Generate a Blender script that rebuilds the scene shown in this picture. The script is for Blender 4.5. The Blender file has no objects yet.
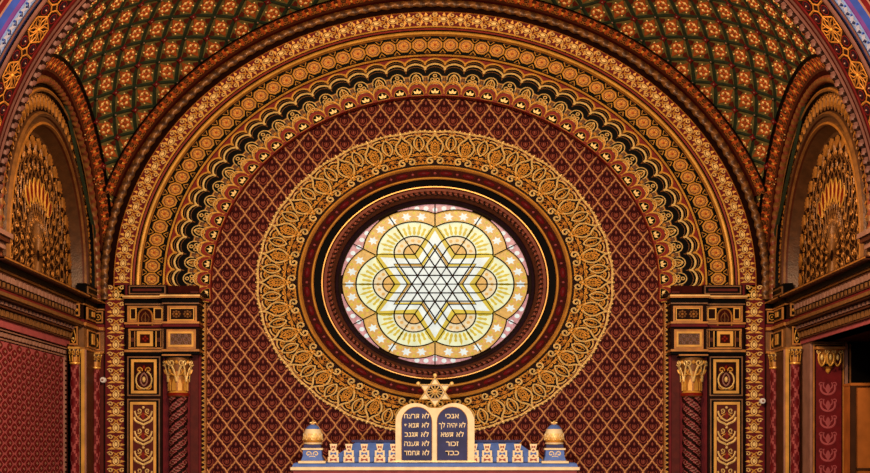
import bpy, math, random
from math import sin, cos, pi, radians, sqrt, atan2
from mathutils import Matrix, Vector
random.seed(7)
sc = bpy.context.scene
COL = sc.collection

# ------------------------------------------------------------------ camera, world, lights, exposure
H = 6.5            # eye height (gallery level)
D = 27.0           # distance camera - back wall
S = 60.0           # photo pixels per metre at the back wall plane
K = 0.85           # rise of every arch / its half span
cam = bpy.data.cameras.new('camera'); camo = bpy.data.objects.new('camera', cam); COL.objects.link(camo)
camo.location = (0, -D, H); camo.rotation_euler = (pi/2, 0, 0)
cam.sensor_fit = 'HORIZONTAL'; cam.sensor_width = 36.0; cam.lens = 36.0 * S * D / 870.0
cam.shift_y = (455 - 236.5) / 870.0
cam.clip_end = 200
sc.camera = camo
vs = sc.view_settings
vs.view_transform = 'Standard'; vs.look = 'None'; vs.gamma = 1.0; vs.use_curve_mapping = False
vs.exposure = 0.42
world = bpy.data.worlds.new('world'); sc.world = world; world.use_nodes = True
bg = world.node_tree.nodes['Background']; bg.inputs[0].default_value = (1.0, .80, .62, 1); bg.inputs[1].default_value = .10

def lamp(name, loc, power, color, size):
    l = bpy.data.lights.new(name, 'POINT'); l.energy = power; l.color = color; l.shadow_soft_size = size
    o = bpy.data.objects.new(name, l); COL.objects.link(o); o.location = loc; return o
# chandeliers of the nave, in front of and above the picture
lamp('chandelier_lamp', (-1.2, -11, H + 5.9), 1700, (1, .73, .42), .4)
lamp('chandelier_lamp', (1.2, -11, H + 5.9), 1700, (1, .73, .42), .4)
lamp('nave_lamp', (0, -31, H + 3.5), 2300, (1, .88, .76), 1.2)
# added neutral fill spot aimed at the ark, standing in for nave daylight
sp = bpy.data.lights.new('ark_fill_spot', 'SPOT'); sp.energy = 5200; sp.color = (1, .90, .86); sp.spot_size = radians(34); sp.spot_blend = 1.0; sp.shadow_soft_size = .3
spo = bpy.data.objects.new('ark_fill_spot', sp); COL.objects.link(spo); spo.location = (0, -24, H-1.6)
spo.rotation_euler = (Vector((0, 0, H-.2))-spo.location).to_track_quat('-Z', 'Y').to_euler()

# ------------------------------------------------------------------ materials
def lin(c):
    return tuple((x/255/12.92 if x/255 <= .04045 else ((x/255+.055)/1.055)**2.4) for x in c)
MATS = {}
def mat(name, rgb, metal=0., rough=.6, var=.25, scale=9., bump=0., bscale=60., rgb2=None):
    m = bpy.data.materials.new(name); m.use_nodes = True
    nt = m.node_tree; b = nt.nodes['Principled BSDF']
    c = lin(rgb); c2 = lin(rgb2) if rgb2 else tuple(x*(1-var) for x in c)
    tc = nt.nodes.new('ShaderNodeTexCoord'); n = nt.nodes.new('ShaderNodeTexNoise')
    n.inputs['Scale'].default_value = scale; n.inputs['Detail'].default_value = 3
    nt.links.new(tc.outputs['Object'], n.inputs['Vector'])
    r = nt.nodes.new('ShaderNodeValToRGB')
    r.color_ramp.elements[0].position = .35; r.color_ramp.elements[1].position = .65
    r.color_ramp.elements[0].color = (*c2, 1); r.color_ramp.elements[1].color = (*c, 1)
    nt.links.new(n.outputs['Fac'], r.inputs['Fac']); nt.links.new(r.outputs['Color'], b.inputs['Base Color'])
    b.inputs['Specular IOR Level'].default_value = .5 if metal > .19 else (.04 if sum(rgb) < 120 else .15)
    b.inputs['Metallic'].default_value = metal; b.inputs['Roughness'].default_value = rough
    if bump:
        n2 = nt.nodes.new('ShaderNodeTexNoise'); n2.inputs['Scale'].default_value = bscale; n2.inputs['Detail'].default_value = 4
        nt.links.new(tc.outputs['Object'], n2.inputs['Vector'])
        bp = nt.nodes.new('ShaderNodeBump'); bp.inputs['Strength'].default_value = bump; bp.inputs['Distance'].default_value = .02
        nt.links.new(n2.outputs['Fac'], bp.inputs['Height']); nt.links.new(bp.outputs['Normal'], b.inputs['Normal'])
    MATS[name] = m
def glass(name, rgb, e, var=.18, scale=7.):
    m = bpy.data.materials.new(name); m.use_nodes = True
    nt = m.node_tree; b = nt.nodes['Principled BSDF']; c = lin(rgb)
    tc = nt.nodes.new('ShaderNodeTexCoord'); n = nt.nodes.new('ShaderNodeTexNoise'); n.inputs['Scale'].default_value = scale
    n.inputs['Detail'].default_value = 5
    nt.links.new(tc.outputs['Object'], n.inputs['Vector'])
    r = nt.nodes.new('ShaderNodeValToRGB'); r.color_ramp.elements[0].position = .3; r.color_ramp.elements[1].position = .7
    r.color_ramp.elements[0].color = (*[x*(1-var) for x in c], 1); r.color_ramp.elements[1].color = (*c, 1)
    nt.links.new(n.outputs['Fac'], r.inputs['Fac'])
    nt.links.new(r.outputs['Color'], b.inputs['Emission Color']); b.inputs['Emission Strength'].default_value = e
    b.inputs['Base Color'].default_value = (*[x*.15 for x in c], 1); b.inputs['Roughness'].default_value = .3; b.inputs['Specular IOR Level'].default_value = .2
    MATS[name] = m
mat('gold', (236, 168, 70), .25, .38, .3, 5)
mat('gold_pale', (250, 206, 128), .2, .4, .25, 6)
mat('gold_deep', (196, 124, 50), .25, .42, .4, 6)
mat('gold_old', (140, 88, 42), .25, .45, .4, 8)
mat('bronze', (92, 54, 28), .2, .45, .4, 8, .3, 40)
mat('brown', (84, 38, 22), .15, .5, .3, 8)
mat('mahogany', (128, 60, 40), .0, .45, .3, 8)
mat('umber', (34, 14, 9), .0, .55, .35, 8)
mat('black', (8, 5, 5), .0, .5, .3, 8)
mat('red', (132, 28, 13), .0, .5, .3, 8)
mat('field', (56, 12, 13), .0, .65, .35, 10)
mat('gilt', (216, 148, 92), .2, .42, .3, 6)
mat('crimson', (104, 16, 22), .0, .6, .3, 8)
mat('oxblood', (58, 13, 9), .0, .65, .35, 10)
mat('wine', (88, 26, 18), .0, .6, .3, 10)
mat('wall_red', (86, 23, 19), .0, .7, .3, 6)
mat('damask', (134, 60, 44), .15, .55, .3, 8)
mat('purple', (36, 18, 28), .0, .4, .3, 8)
mat('lilac', (150, 146, 172), .0, .5, .25, 14)
mat('plum', (104, 66, 60), .0, .5, .25, 6)
mat('violet', (84, 34, 110), .0, .5, .2, 8)
mat('mauve', (160, 112, 98), .1, .5, .25, 5)
mat('green', (38, 48, 34), .0, .6, .3, 10)
mat('olive', (112, 98, 56), .05, .6, .35, 12)
mat('rust', (178, 88, 40), .1, .55, .45, 9)
mat('orange', (196, 88, 40), .1, .5, .3, 9)
mat('cream', (240, 196, 126), .1, .5, .2, 9)
mat('blue', (40, 62, 150), .0, .5, .3, 6)
mat('sky_blue', (92, 112, 166), .0, .5, .3, 20)
mat('ark_blue', (88, 116, 190), .0, .55, .2, 8)
mat('ark_cream', (240, 212, 168), .05, .5, .15, 8)
mat('navy', (52, 52, 100), .0, .5, .4, 4)
mat('pink', (160, 74, 74), .0, .6, .2, 8)
mat('rose_damask', (168, 78, 84), .0, .65, .25, 4)
mat('white', (226, 216, 214), .0, .5, .05, 8)
mat('wood', (186, 104, 44), .0, .5, .35, 3)
mat('dark_wood', (70, 38, 20), .0, .5, .3, 4)
mat('void', (14, 9, 8), .0, .8, .2, 4)
mat('stone_floor', (110, 90, 74), .0, .5, .25, 1.5, .2, 20)
mat('lead', (34, 22, 14), .0, .6, .2, 8)
glass('glass_white', (222, 230, 224), .74, .25)
glass('glass_pale', (226, 230, 186), .70, .2)
glass('glass_yellow', (208, 180, 14), .70, .3)
glass('glass_peach', (228, 172, 78), .66, .4, 22)
glass('glass_cream', (234, 214, 170), .66, .3, 22)
glass('glass_pink', (220, 150, 152), .64, .5, 22)
glass('glass_brown', (190, 140, 20), .6, .2)

# ------------------------------------------------------------------ mesh builder
def L3(x0, y0=0):   # flat local frame in photo pixels: u right, v up, h towards the viewer
    return lambda u, v, h: ((u+x0)/S, -h/S, (v+y0)/S)
RIDGE = .42
class MB:
    def __init__(s): s.v = []; s.f = []; s.m = []; s.sm = []
    def quad(s, pts, m, smooth=False):
        i = len(s.v); s.v += [tuple(p) for p in pts]; s.f.append(tuple(range(i, i+len(pts)))); s.m.append(m); s.sm.append(smooth)
    def grid(s, rows, m, smooth=True, closed=False, closed_v=False):
        i = len(s.v); n = len(rows[0])
        for r in rows: s.v += [tuple(p) for p in r]
        R = len(rows)
        for a in range(R if closed_v else R-1):
            b = (a+1) % R
            for c in range(n if closed else n-1):
                d = (c+1) % n
                s.f.append((i+a*n+c, i+a*n+d, i+b*n+d, i+b*n+c)); s.m.append(m(a, c) if callable(m) else m); s.sm.append(smooth)
    def box(s, x0, x1, y0, y1, z0, z1, m):
        x0, x1 = min(x0, x1), max(x0, x1); y0, y1 = min(y0, y1), max(y0, y1); z0, z1 = min(z0, z1), max(z0, z1)
        P = lambda a, b, c: ((x0, x1)[a], (y0, y1)[b], (z0, z1)[c])
        for q in ([(0,0,0),(1,0,0),(1,0,1),(0,0,1)], [(1,1,0),(0,1,0),(0,1,1),(1,1,1)], [(0,1,0),(0,0,0),(0,0,1),(0,1,1)],
                  [(1,0,0),(1,1,0),(1,1,1),(1,0,1)], [(0,0,1),(1,0,1),(1,1,1),(0,1,1)], [(0,1,0),(1,1,0),(1,0,0),(0,0,0)]):
            s.quad([P(*t) for t in q], m)
    def rib(s, pts, w, M, m, h=1.0, base=0., closed=False):
        n = len(pts); rows = []; h *= RIDGE
        for i, (u, v) in enumerate(pts):
            if closed: a, b = pts[i-1], pts[(i+1) % n]
            else: a, b = pts[max(i-1, 0)], pts[min(i+1, n-1)]
            dx, dy = b[0]-a[0], b[1]-a[1]; q = math.hypot(dx, dy) or 1
            nx, ny = -dy/q*w/2, dx/q*w/2
            rows.append([M(u-nx, v-ny, base), M(u, v, base+h), M(u+nx, v+ny, base)])
        s.grid(rows, m, smooth=False, closed_v=closed)
    def fill(s, pts, M, m, h=.6, base=0.):
        a = 0
        n = len(pts)
        for i in range(n): a += pts[i][0]*pts[(i+1) % n][1]-pts[(i+1) % n][0]*pts[i][1]
        if a < 0: pts = pts[::-1]
        s.quad([M(u, v, base+h) for u, v in pts], m)
        if h > 0:
            for i in range(n):
                p, q = pts[i], pts[(i+1) % n]
                s.quad([M(p[0], p[1], base), M(q[0], q[1], base), M(q[0], q[1], base+h), M(p[0], p[1], base+h)], m)
    def dome(s, cu, cv, ru, rv, M, m, h=1., base=0., n=8):
        rows = [[M(cu+ru*k*cos(2*pi*i/n), cv+rv*k*sin(2*pi*i/n), base+h*hh) for i in range(n)] for k, hh in ((1, 0), (.75, .65), (.3, .97))]
        s.grid(rows, m, True, closed=True); s.quad(rows[-1], m, True)
    def tube(s, pts, r, m, n=6, closed=False):
        rows = []; N = len(pts)
        for i, p in enumerate(pts):
            a = Vector(pts[i-1] if (closed or i) else p); b = Vector(pts[(i+1) % N] if (closed or i < N-1) else p)
            t = (b-a).normalized(); up = Vector((0, 1, 0)) if abs(t.y) < .9 else Vector((1, 0, 0))
            e1 = t.cross(up).normalized(); e2 = t.cross(e1)
            rows.append([Vector(p)+e1*r*cos(2*pi*k/n)+e2*r*sin(2*pi*k/n) for k in range(n)])
        s.grid(rows, m, True, closed=True, closed_v=closed)
    def turn(s, prof, x, y, m, n=20, z0=0):     # lathe about a vertical axis: prof [(r, z)], m a name or per-segment list
        for j in range(len(prof)-1):
            rows = [[(x+r*cos(2*pi*i/n), y+r*sin(2*pi*i/n), z0+z) for i in range(n)] for r, z in prof[j:j+2]]
            s.grid(rows, m if isinstance(m, str) else m[j], True, closed=True)
    def data(s, name, mirror=False, origin=(0, 0, 0)):
        me = bpy.data.meshes.new(name); g = -1 if mirror else 1
        me.from_pydata([(g*x-origin[0], y-origin[1], z-origin[2]) for x, y, z in s.v], [], [f[::-1] for f in s.f] if mirror else s.f)
        names = []
        for k in s.m:
            if k not in names: names.append(k)
        for k in names: me.materials.append(MATS[k])
        idx = {k: i for i, k in enumerate(names)}
        me.polygons.foreach_set('material_index', [idx[k] for k in s.m]); me.polygons.foreach_set('use_smooth', s.sm)
        me.update(); return me
    def build(s, name, parent=None, mirror=False, origin=(0, 0, 0)):
        me = s.data(name, mirror, origin); o = bpy.data.objects.new(name, me); COL.objects.link(o)
        if parent is not None:
            o.parent = parent
            o.location = Vector(origin) - world_loc(parent)
        else: o.location = origin
        return o
def world_loc(o):
    v = Vector(o.location)
    while o.parent is not None: o = o.parent; v += Vector(o.location)
    return v
def place(mesh, name, parent, pinv, ang=0., loc=(0, 0, 0)):
    o = bpy.data.objects.new(name, mesh); COL.objects.link(o)
    if parent is not None:
        o.parent = parent; o.matrix_parent_inverse = Matrix.Translation(-world_loc(parent)) @ pinv
    o.rotation_euler = (0, ang, 0); o.location = loc
    return o
def tag(o, label=None, cat=None, group=None, kind=None):
    if label: o['label'] = label
    if cat: o['category'] = cat
    if group: o['group'] = group
    if kind: o['kind'] = kind
    return o
def struct(o, label=None): return tag(o, label, kind='structure')
def empty(name, loc): o = bpy.data.objects.new(name, None); COL.objects.link(o); o.location = loc; o.empty_display_size = .1; return o

# curve helpers (2-D)
def arc(cx, cy, rx, ry, a0, a1, n=10): return [(cx+rx*cos(radians(a0+(a1-a0)*i/n)), cy+ry*sin(radians(a0+(a1-a0)*i/n))) for i in range(n+1)]
def spi(cx, cy, r0, r1, a0, a1, n=14): return [(cx+(r0+(r1-r0)*i/n)*cos(radians(a0+(a1-a0)*i/n)), cy+(r0+(r1-r0)*i/n)*sin(radians(a0+(a1-a0)*i/n))) for i in range(n+1)]
def bez(p, q, r, t, n=8): return [tuple((1-k)**3*p[j]+3*k*(1-k)**2*q[j]+3*k*k*(1-k)*r[j]+k**3*t[j] for j in (0, 1)) for k in [i/n for i in range(n+1)]]
def mir(pts): return [(-u, v) for u, v in pts]
def circ(cx, cy, r, n=10, ry=None): return [(cx+r*cos(2*pi*i/n), cy+(ry or r)*sin(2*pi*i/n)) for i in range(n)]

ZC = H + 170/S      # height of the common centre of rose window and arches
def PX(px, py, d=0.):           # point of the plane at distance d in front of the back wall
    k = (D-d)/D; return ((px-435)/S*k, -d, H+(455-py)/S*k)
def back_frame(y): return Matrix.Translation((0, y, ZC)) @ Matrix.Diagonal((1, 1, K, 1)) @ Matrix.Diagonal(((D+y)/D, 1, (D+y)/D, 1))
def side_frame(m): return Matrix.Translation((m*XV, YM, ZC)) @ Matrix.Diagonal((1, 1, K, 1)) @ Matrix.Rotation(-m*pi/2, 4, 'Z')
XV, YM, RS = 5.63, -3.15, 3.15          # sail vault: half span, middle, side arch radius
RV = sqrt(XV*XV+RS*RS)

def sweep(mb, prof, frame, a0, a1, n, mats, smooth=False):
    # profile [(r, h)] swept round the elliptical arch; frame maps (u right, v up, h to viewer)
    for j in range(len(prof)-1):
        rows = []
        for i in range(n+1):
            a = radians(a0+(a1-a0)*i/n)
            rows.append([frame(r*cos(a), r*sin(a), h) for r, h in prof[j:j+2]])
        mb.grid(rows, mats[j], smooth)
def fb(r_, v_, h_):  # back-wall arch frame in metres, h = -Y
    return (r_, -h_, ZC+K*v_)
def fback(u, v, h):
    k = (D-h)/D; return (u/S*k, -h, ZC+K*v/S*k)
ZR = H+2.926        # centre of the rose window
def frose(u, v, h):
    k = (D-h)/D; return (u/S*k, -h, ZR+K*v/S*k)
def rose_frame(y): return Matrix.Translation((0, y, ZR)) @ Matrix.Diagonal((1, 1, K, 1)) @ Matrix.Diagonal(((D+y)/D, 1, (D+y)/D, 1))
def fside(m): return lambda u, v, h: (m*(XV-h), YM-m*u, ZC+K*v)
def rope(mb, frame, r, h, rad, a0, a1, n, turns, mats, ns=10):
    rows = []
    for i in range(n+1):
        a = radians(a0+(a1-a0)*i/n); row = []
        for k in range(ns):
            t = 2*pi*k/ns; tw = 1+.16*sin(2*(t-2*pi*turns*i/n/2))
            row.append(frame((r+rad*tw*cos(t))*cos(a), (r+rad*tw*cos(t))*sin(a), h+rad*tw*sin(t)*frame.hs))
        rows.append(row)
    per = n/turns
    mb.grid(rows, lambda a, c: mats[0] if ((c/ns+ a/per) % 1) < .55 else mats[1], True, closed=True)
def hs(f, k): 
    g = lambda u, v, h: f(u, v, h); g.hs = k; return g

# ================================================================== STRUCTURE
# floor
b = MB(); b.box(-9, 9, -34, 2.2, -.1, 0, 'stone_floor'); struct(b.build('floor'), 'pale stone floor of the sanctuary')

# back wall with the round window opening
WY = .5
b = MB(); n = 120; rows = []
for i in range(n):
    a = 2*pi*i/n; c_, s_ = cos(a), sin(a)
    t = min(4.35/abs(c_) if c_ else 99, (4.3/s_ if s_ > 0 else (ZC/-s_ if s_ < 0 else 99)))
    rows.append([frose(122*c_, 122*s_, -WY), (t*c_, WY, ZC+t*s_)])
b.grid(rows, 'wall_red', False, closed_v=True)
wall_back = struct(b.build('wall_back'), 'dark red back wall covered with a gold diamond trellis')

# trellis cells on the back wall
def cell_mesh():
    b = MB(); M = L3(0); w, h = 9.05, 11.75
    side = [(0, h), (1.5, h-2.6), (3.2, h-4.2), (4.4, h-4.6), (4.6, h-6.3), (6.6, h-8.2), (w, 0)]
    for a in (1, -1):
        for c in (1, -1): b.rib([(a*u, c*v) for u, v in side], 1.25, M, 'gilt', .8, .2)
    b.fill([(0, h-3), (3, h-6.5), (w-2.8, 0), (3, -h+6.5), (0, -h+3), (-3, -h+6.5), (-w+2.8, 0), (-3, h-6.5)], M, 'field', .25)
    b.fill([(0, 6.8), (1.1, 4.4), (0, 2.4), (-1.1, 4.4)], M, 'damask', .35, .25)
    for a in (1, -1):
        b.rib([(a*u, v) for u, v in bez((0, -6), (3, -5), (5.5, -2), (3.6, 1.2), 6)], 1.0, M, 'damask', .5, .25)
        b.rib([(a*u, v) for u, v in bez((0, -3.5), (1.6, -3), (2.6, -1), (1.2, .6), 5)], .9, M, 'damask', .5, .25)
    b.fill([(0, .8), (.9, -1.2), (0, -3.2), (-.9, -1.2)], M, 'damask', .35, .25)
    return b.data('trellis_cell')
cm = cell_mesh(); ncell = 0
kw = (D+WY)/D
for j in range(-40, 40):
    for i in range(-30, 31):
        u = (i + (.5 if j % 2 else 0))*18.1; v = j*11.75 + 4      # photo px, v from the arch centre (unsquashed in z)
        rr = math.hypot(u, v/K)
        if v < -206 or (v > 0 and rr > 243) or abs(u) > 236 or rr < 168: continue
        if v < -180 and abs(u) < 140: continue
        place(cm, 'trellis_cell', wall_back, Matrix.Translation((0, WY, ZC)) @ Matrix.Diagonal((kw, 1, kw, 1)), 0, (u/S, 0, v/S)); ncell += 1
print('cells', ncell)

# ---- rose window frame
b = MB(); n = 144
prof = [(137.5, .42), (137, .55), (135.3, .62), (133.6, .56), (133, .48), (124, .47), (123.3, .5), (122.2, .52), (121.2, .46), (120.5, .34), (114.5, .26), (113.6, .3), (112.4, .3), (111.6, .22),
        (111, .16), (108, .17), (104, .08), (100.5, -.1), (99.5, -.2), (95.2, -.42), (92, -.5)]
prof = [(r, -.40-(.6-h)*.40) for r, h in prof]
mats = ['gold', 'gold', 'gold_deep', 'gold', 'oxblood', 'gold_deep', 'gold', 'gold_deep', 'black', 'black', 'umber', 'gold', 'umber', 'mahogany', 'mahogany', 'mahogany', 'brown', 'umber', 'purple', 'purple']
sweep(b, prof, frose, 0, 360, n, mats, False)
trim_rose = struct(b.build('trim_1'), 'round stepped dark and gold frame of the rose window')
b = MB(); M = L3(0, 128.3)
b.dome(0, 0, 6.2, 2.7, M, 'crimson', 2.6, n=12)
for a in (1, -1): b.rib(bez((a*3, -3.4), (a*8, -3.4), (a*8, 3.4), (a*3, 3.4), 8), .8, M, 'brown', 1)
egg = b.data('egg')
b = MB(); b.dome(0, 0, 1.5, 1.5, M, 'pink', 1.5, n=8); b.dome(0, 2.6, .8, .8, M, 'brown', 1, n=6); b.dome(0, -2.6, .8, .8, M, 'brown', 1, n=6); pearl = b.data('pearl')
for i in range(36):
    place(egg, 'egg', trim_rose, rose_frame(.445), radians(10*i+5)); place(pearl, 'pearl', trim_rose, rose_frame(.445), radians(10*i))
b = MB(); f = hs(frose, 1/S)
rope(b, f, 106, -.56, 2.2, 0, 360, 480, 120, ['mahogany', 'umber'], 6)
b.build('beaded_moulding', trim_rose)

# ---- arabesque ring
b = MB(); sweep(b, [(137, -.49), (137, -.465), (173, -.465), (173, -.5)], frose, 0, 360, 144, ['umber', 'umber', 'umber'])
trim_ring = struct(b.build('trim_2'), 'wide gold arabesque ring around the rose window')
def arabesque():
    b = MB(); M = L3(0); G = 'gold'; P = 'gold_pale'
    both = lambda pts, w, m=G, h=1.1, base=0.: (b.rib(pts, w*1.25, M, m, h, base), b.rib(mir(pts), w*1.25, M, m, h, base))
    both(spi(4.6, 143, 1.1, 4.2, 60, 480, 18), 1.5, P, 1.5)
    both(bez((1.2, 144.6), (-1.2, 147.5), (-2, 149), (-3.4, 151.5), 6), 1.4, G, 1.4)
    both(bez((-3.2, 151), (-8.6, 156), (-9.6, 163), (-5, 167.5), 8)+bez((-5, 167.5), (-2.5, 170), (-1, 172), (0, 176), 5)[1:], 1.5, P, 1.5)
    both(bez((0, 150), (4.5, 154), (6, 160), (0, 168), 8), .9)
    both(bez((0, 153), (3, 156), (3.4, 160), (0, 164), 7), .8)
    b.rib([(0, 150), (0, 168)], .8, M, G, .9)
    for v in (154.5, 157.5, 160.5):
        both(bez((0, v), (2, v+.5), (4, v+1.5), (4.8, v+3.2), 5), .65)
    both(spi(6.4, 150.4, .5, 2.3, 200, 560, 12), .9)
    both(spi(9.6, 146.2, .4, 2.2, 30, 420, 12), .9, 'gold_deep')
    both(spi(12.4, 151.6, .4, 2.3, -60, 330, 12), .9)
    both(bez((8.2, 153.4), (10, 156), (10.5, 158), (9.2, 161), 6), .8)
    # lozenge between two hearts (half on each side)
    both(bez((15.5, 154.2), (11.5, 158), (9.7, 163), (12.5, 168), 7)+bez((12.5, 168), (14, 170.5), (15.5, 172), (17, 173), 4)[1:], 1.3, P, 1.4)
    both(bez((15, 157.5), (12.6, 160.5), (12.3, 164), (15.8, 168.5), 6), .8)
    both(bez((14.6, 161), (13.6, 163), (14, 164.5), (15.8, 165.5), 5), .8)
    both(bez((4.6, 168.2), (7, 171), (10.5, 172.5), (13, 169.5), 6), .9)
    both(bez((2, 171.5), (5.5, 174), (9, 175), (12.5, 173.5), 6), 1.1, P, 1.4)
    both(spi(7.6, 167, .4, 2.0, 120, 480, 10), .8)
    both(bez((0, 177.5), (5, 176), (11, 178.8), (17.2, 176.8), 8), 1.7, P, 1.8)
    for i in range(7):
        u = -15+5*i; b.dome(u, 178.2+(.7 if i % 2 else 0), 1.2, 1.1, M, P, 1.3, n=6)
    b.dome(0, 177, 2.2, 1.9, M, P, 2.0, n=8)
    both(bez((16.6, 142), (13.5, 143), (12.5, 146), (15.4, 149.5), 6), .8, 'gold_deep')
    b.dome(0, 148, 1.1, 1.1, M, P, 1.3, n=6); b.dome(15.6, 151.5, .9, .9, M, G, 1.0, n=6)
    for (cu_, cv_, r_, a_) in ((11.0, 157.2, 1.9, 40), (3.0, 147.2, 1.3, 0), (13.2, 146.0, 1.6, 90), (6.8, 163.2, 1.5, 180), (10.4, 169.8, 1.5, 20), (4.2, 172.6, 1.2, 200), (8.4, 141.0, 1.6, 100), (12.0, 141.2, 1.4, -60), (3.0, 164.8, 1.1, 0), (15.0, 174.2, 1.2, 0), (9.0, 150.8, 1.3, 120)):
        both(spi(cu_, cv_, .3, r_, a_, a_+400, 9), .75, G)
    both(bez((13, 152), (11, 149), (9, 149.5), (8, 152), 5), .8); both(bez((15.6, 139.5), (11, 139), (9, 140.5), (7.5, 139.2), 5), .8)
    return b.data('arabesque')
am = arabesque()
for i in range(32): place(am, 'arabesque', trim_ring, rose_frame(.462), 2*pi*i/32)

# ---- big arch: stepped bands
A0, A1 = -3.0, 183.0
b = MB(); n = 180
prof = [(228, -.5), (236, -.33), (270.5, -.30), (270.5, -.15), (272.3, -.12), (273, -.14), (294, -.14), (295, -.12), (296, -.07), (298, -.055), (299.2, -.08),
        (300.6, -.04), (302.5, -.03), (303.3, 0), (304.5, .012), (305.2, 0), (320.5, 0), (321.5, .02), (322.5, 0), (328, -.04), (338, -.04), (340, 0)]
mats = ['umber', 'umber', 'gold_deep', 'gold', 'black', 'black', 'gold_deep', 'gold', 'gold', 'gold', 'umber', 'red', 'umber', 'gold', 'gold', 'crimson', 'gold_deep', 'oxblood', 'umber', 'umber', 'umber']
sweep(b, prof, fback, A0, A1, n, mats)
arch = struct(b.build('trim_3'), 'great round arch of gold and dark bands framing the back wall')
# scalloped fringe
def scallop(kind):
    b = MB(); M = L3(0); p = 9.55
    bump = lambda top, dip, w=p: [(-w, dip), (-w+.8, dip+(top-dip)*.45), (-w*.62, dip+(top-dip)*.78), (-w*.3, top-.5), (0, top), (w*.3, top-.5), (w*.62, dip+(top-dip)*.78), (w-.8, dip+(top-dip)*.45), (w, dip)]
    o1 = bump(268.4, 260.6, 10.2); o2 = bump(262.2, 254.6, 9.95)
    # red spandrel, gold edge, black band, gold edge, black
    b.fill([(-10.3, 269.8), (10.3, 269.8)] + o1[::-1], M, 'red', .4)
    b.fill(o1 + [(9.7, 244), (-9.7, 244)], M, 'black', 1.2)
    b.rib(o1, 1.9, M, 'gold', 1.2, 1.2); b.rib(bump(265.4, 257.8, 10), .7, M, 'gold_old', .5, 1.2)
    b.rib(o2, 2.0, M, 'gold_pale', 1.4, 1.2); b.rib(bump(258.6, 251.2, 9.8), .7, M, 'gold_old', .5, 1.2)
    # niche
    b.fill([(-9.5, 236), (9.5, 236), (9.6, 247.5), (7, 248), (-7, 248), (-9.6, 247.5)], M, 'bronze', 1.8)
    b.fill(arc(0, 244.5, 6.4, 6.8, 0, 180, 10)+[(-5.8, 238), (5.8, 238)], M, 'black', 2.4)
    b.rib(arc(0, 244.5, 6.6, 7, -10, 190, 12), 1.4, M, 'gold_pale', 1.2, 2.2)
    b.rib([(-9.4, 246.6), (-7, 246.6)], 1.2, M, 'gold', 1, 1.8); b.rib([(9.4, 246.6), (7, 246.6)], 1.2, M, 'gold', 1, 1.8)
    for a in (1, -1):
        b.rib([(a*8.3, 237), (a*8.3, 246)], 1.2, M, 'gold_old', 1, 1.8)
        b.rib([(a*7, 238.5), (a*9.6, 241.5)], .9, M, 'gold', 1, 1.9); b.rib([(a*9.6, 238.5), (a*7, 241.5)], .9, M, 'gold', 1, 1.9)
    if kind == 0:
        for cu, cv in ((0, 247.8), (2.6, 243.2), (-2.6, 243.2), (1.7, 239.6), (-1.7, 239.6)):
            b.rib(circ(cu, cv, 1.7, 8), 1.2, M, 'gold_pale', 1.2, 2.4, True)
        b.dome(0, 243.8, 1, 1, M, 'gold', 1.3, 2.4, 6)
    else:
        b.rib([(0, 238), (0, 249)], 1, M, 'gold_pale', 1.2, 2.4)
        for a in (1, -1):
            b.rib(bez((0, 238.5), (a*5.6, 240), (a*5, 246), (0, 249.5), 8), 1.3, M, 'gold_pale', 1.2, 2.4)
            b.rib(bez((0, 240), (a*2.6, 241), (a*2.6, 244.5), (0, 246.5), 6), .9, M, 'gold', 1.2, 2.4)
    return b.data('scallop')
sm = [scallop(0), scallop(1)]
def cusp():
    b = MB(); M = L3(0)
    out = [(-9.3, 227)] + arc(0, 228.5, 8.5, 9.3, 172, 8, 12) + [(9.3, 227)]
    b.fill(out+[(9.0, 224), (-9.0, 224)], M, 'red', 10.5, -8)
    b.rib([(-9.6, 226.5), (-8.9, 229)] + arc(0, 229.8, 8.9, 9.9, 165, 15, 12)+[(8.9, 229), (9.6, 226.5)], 1.5, M, 'gold', 1.3, 2.2)
    b.rib([(-9.2, 231), (-8.4, 234.5)] + arc(0, 231, 8.6, 11.2, 150, 30, 10)+[(8.4, 234.5), (9.2, 231)], 1.1, M, 'gold_pale', 1.3, 2.2)
    inn = arc(0, 225.2, 6.1, 8.6, 180, 0, 12)
    b.fill(inn, M, 'black', .3, 2.5)
    b.rib(inn, 1.0, M, 'gold', 1.2, 2.5); b.rib([(-6.0, 225.2), (6.0, 225.2)], .9, M, 'gold', 1.2, 2.5)
    for a in (-50, 0, 50):
        c_, s_ = sin(radians(a)), cos(radians(a))
        b.fill([(c_*.6, 226.2+s_*.6), (c_*2.8+s_*1.3, 226.2+s_*2.8-c_*1.3), (c_*5.2, 226.2+s_*6.2), (c_*2.8-s_*1.3, 226.2+s_*2.8+c_*1.3)], M, 'gold_pale', .5, 2.8)
    return b.data('cusp')
cu = cusp()
for i in range(-21, 22):
    a = pi/41*i
    place(sm[i % 2], 'scallop', arch, back_frame(.29), a); place(cu, 'cusp', arch, back_frame(.265), a)
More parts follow.
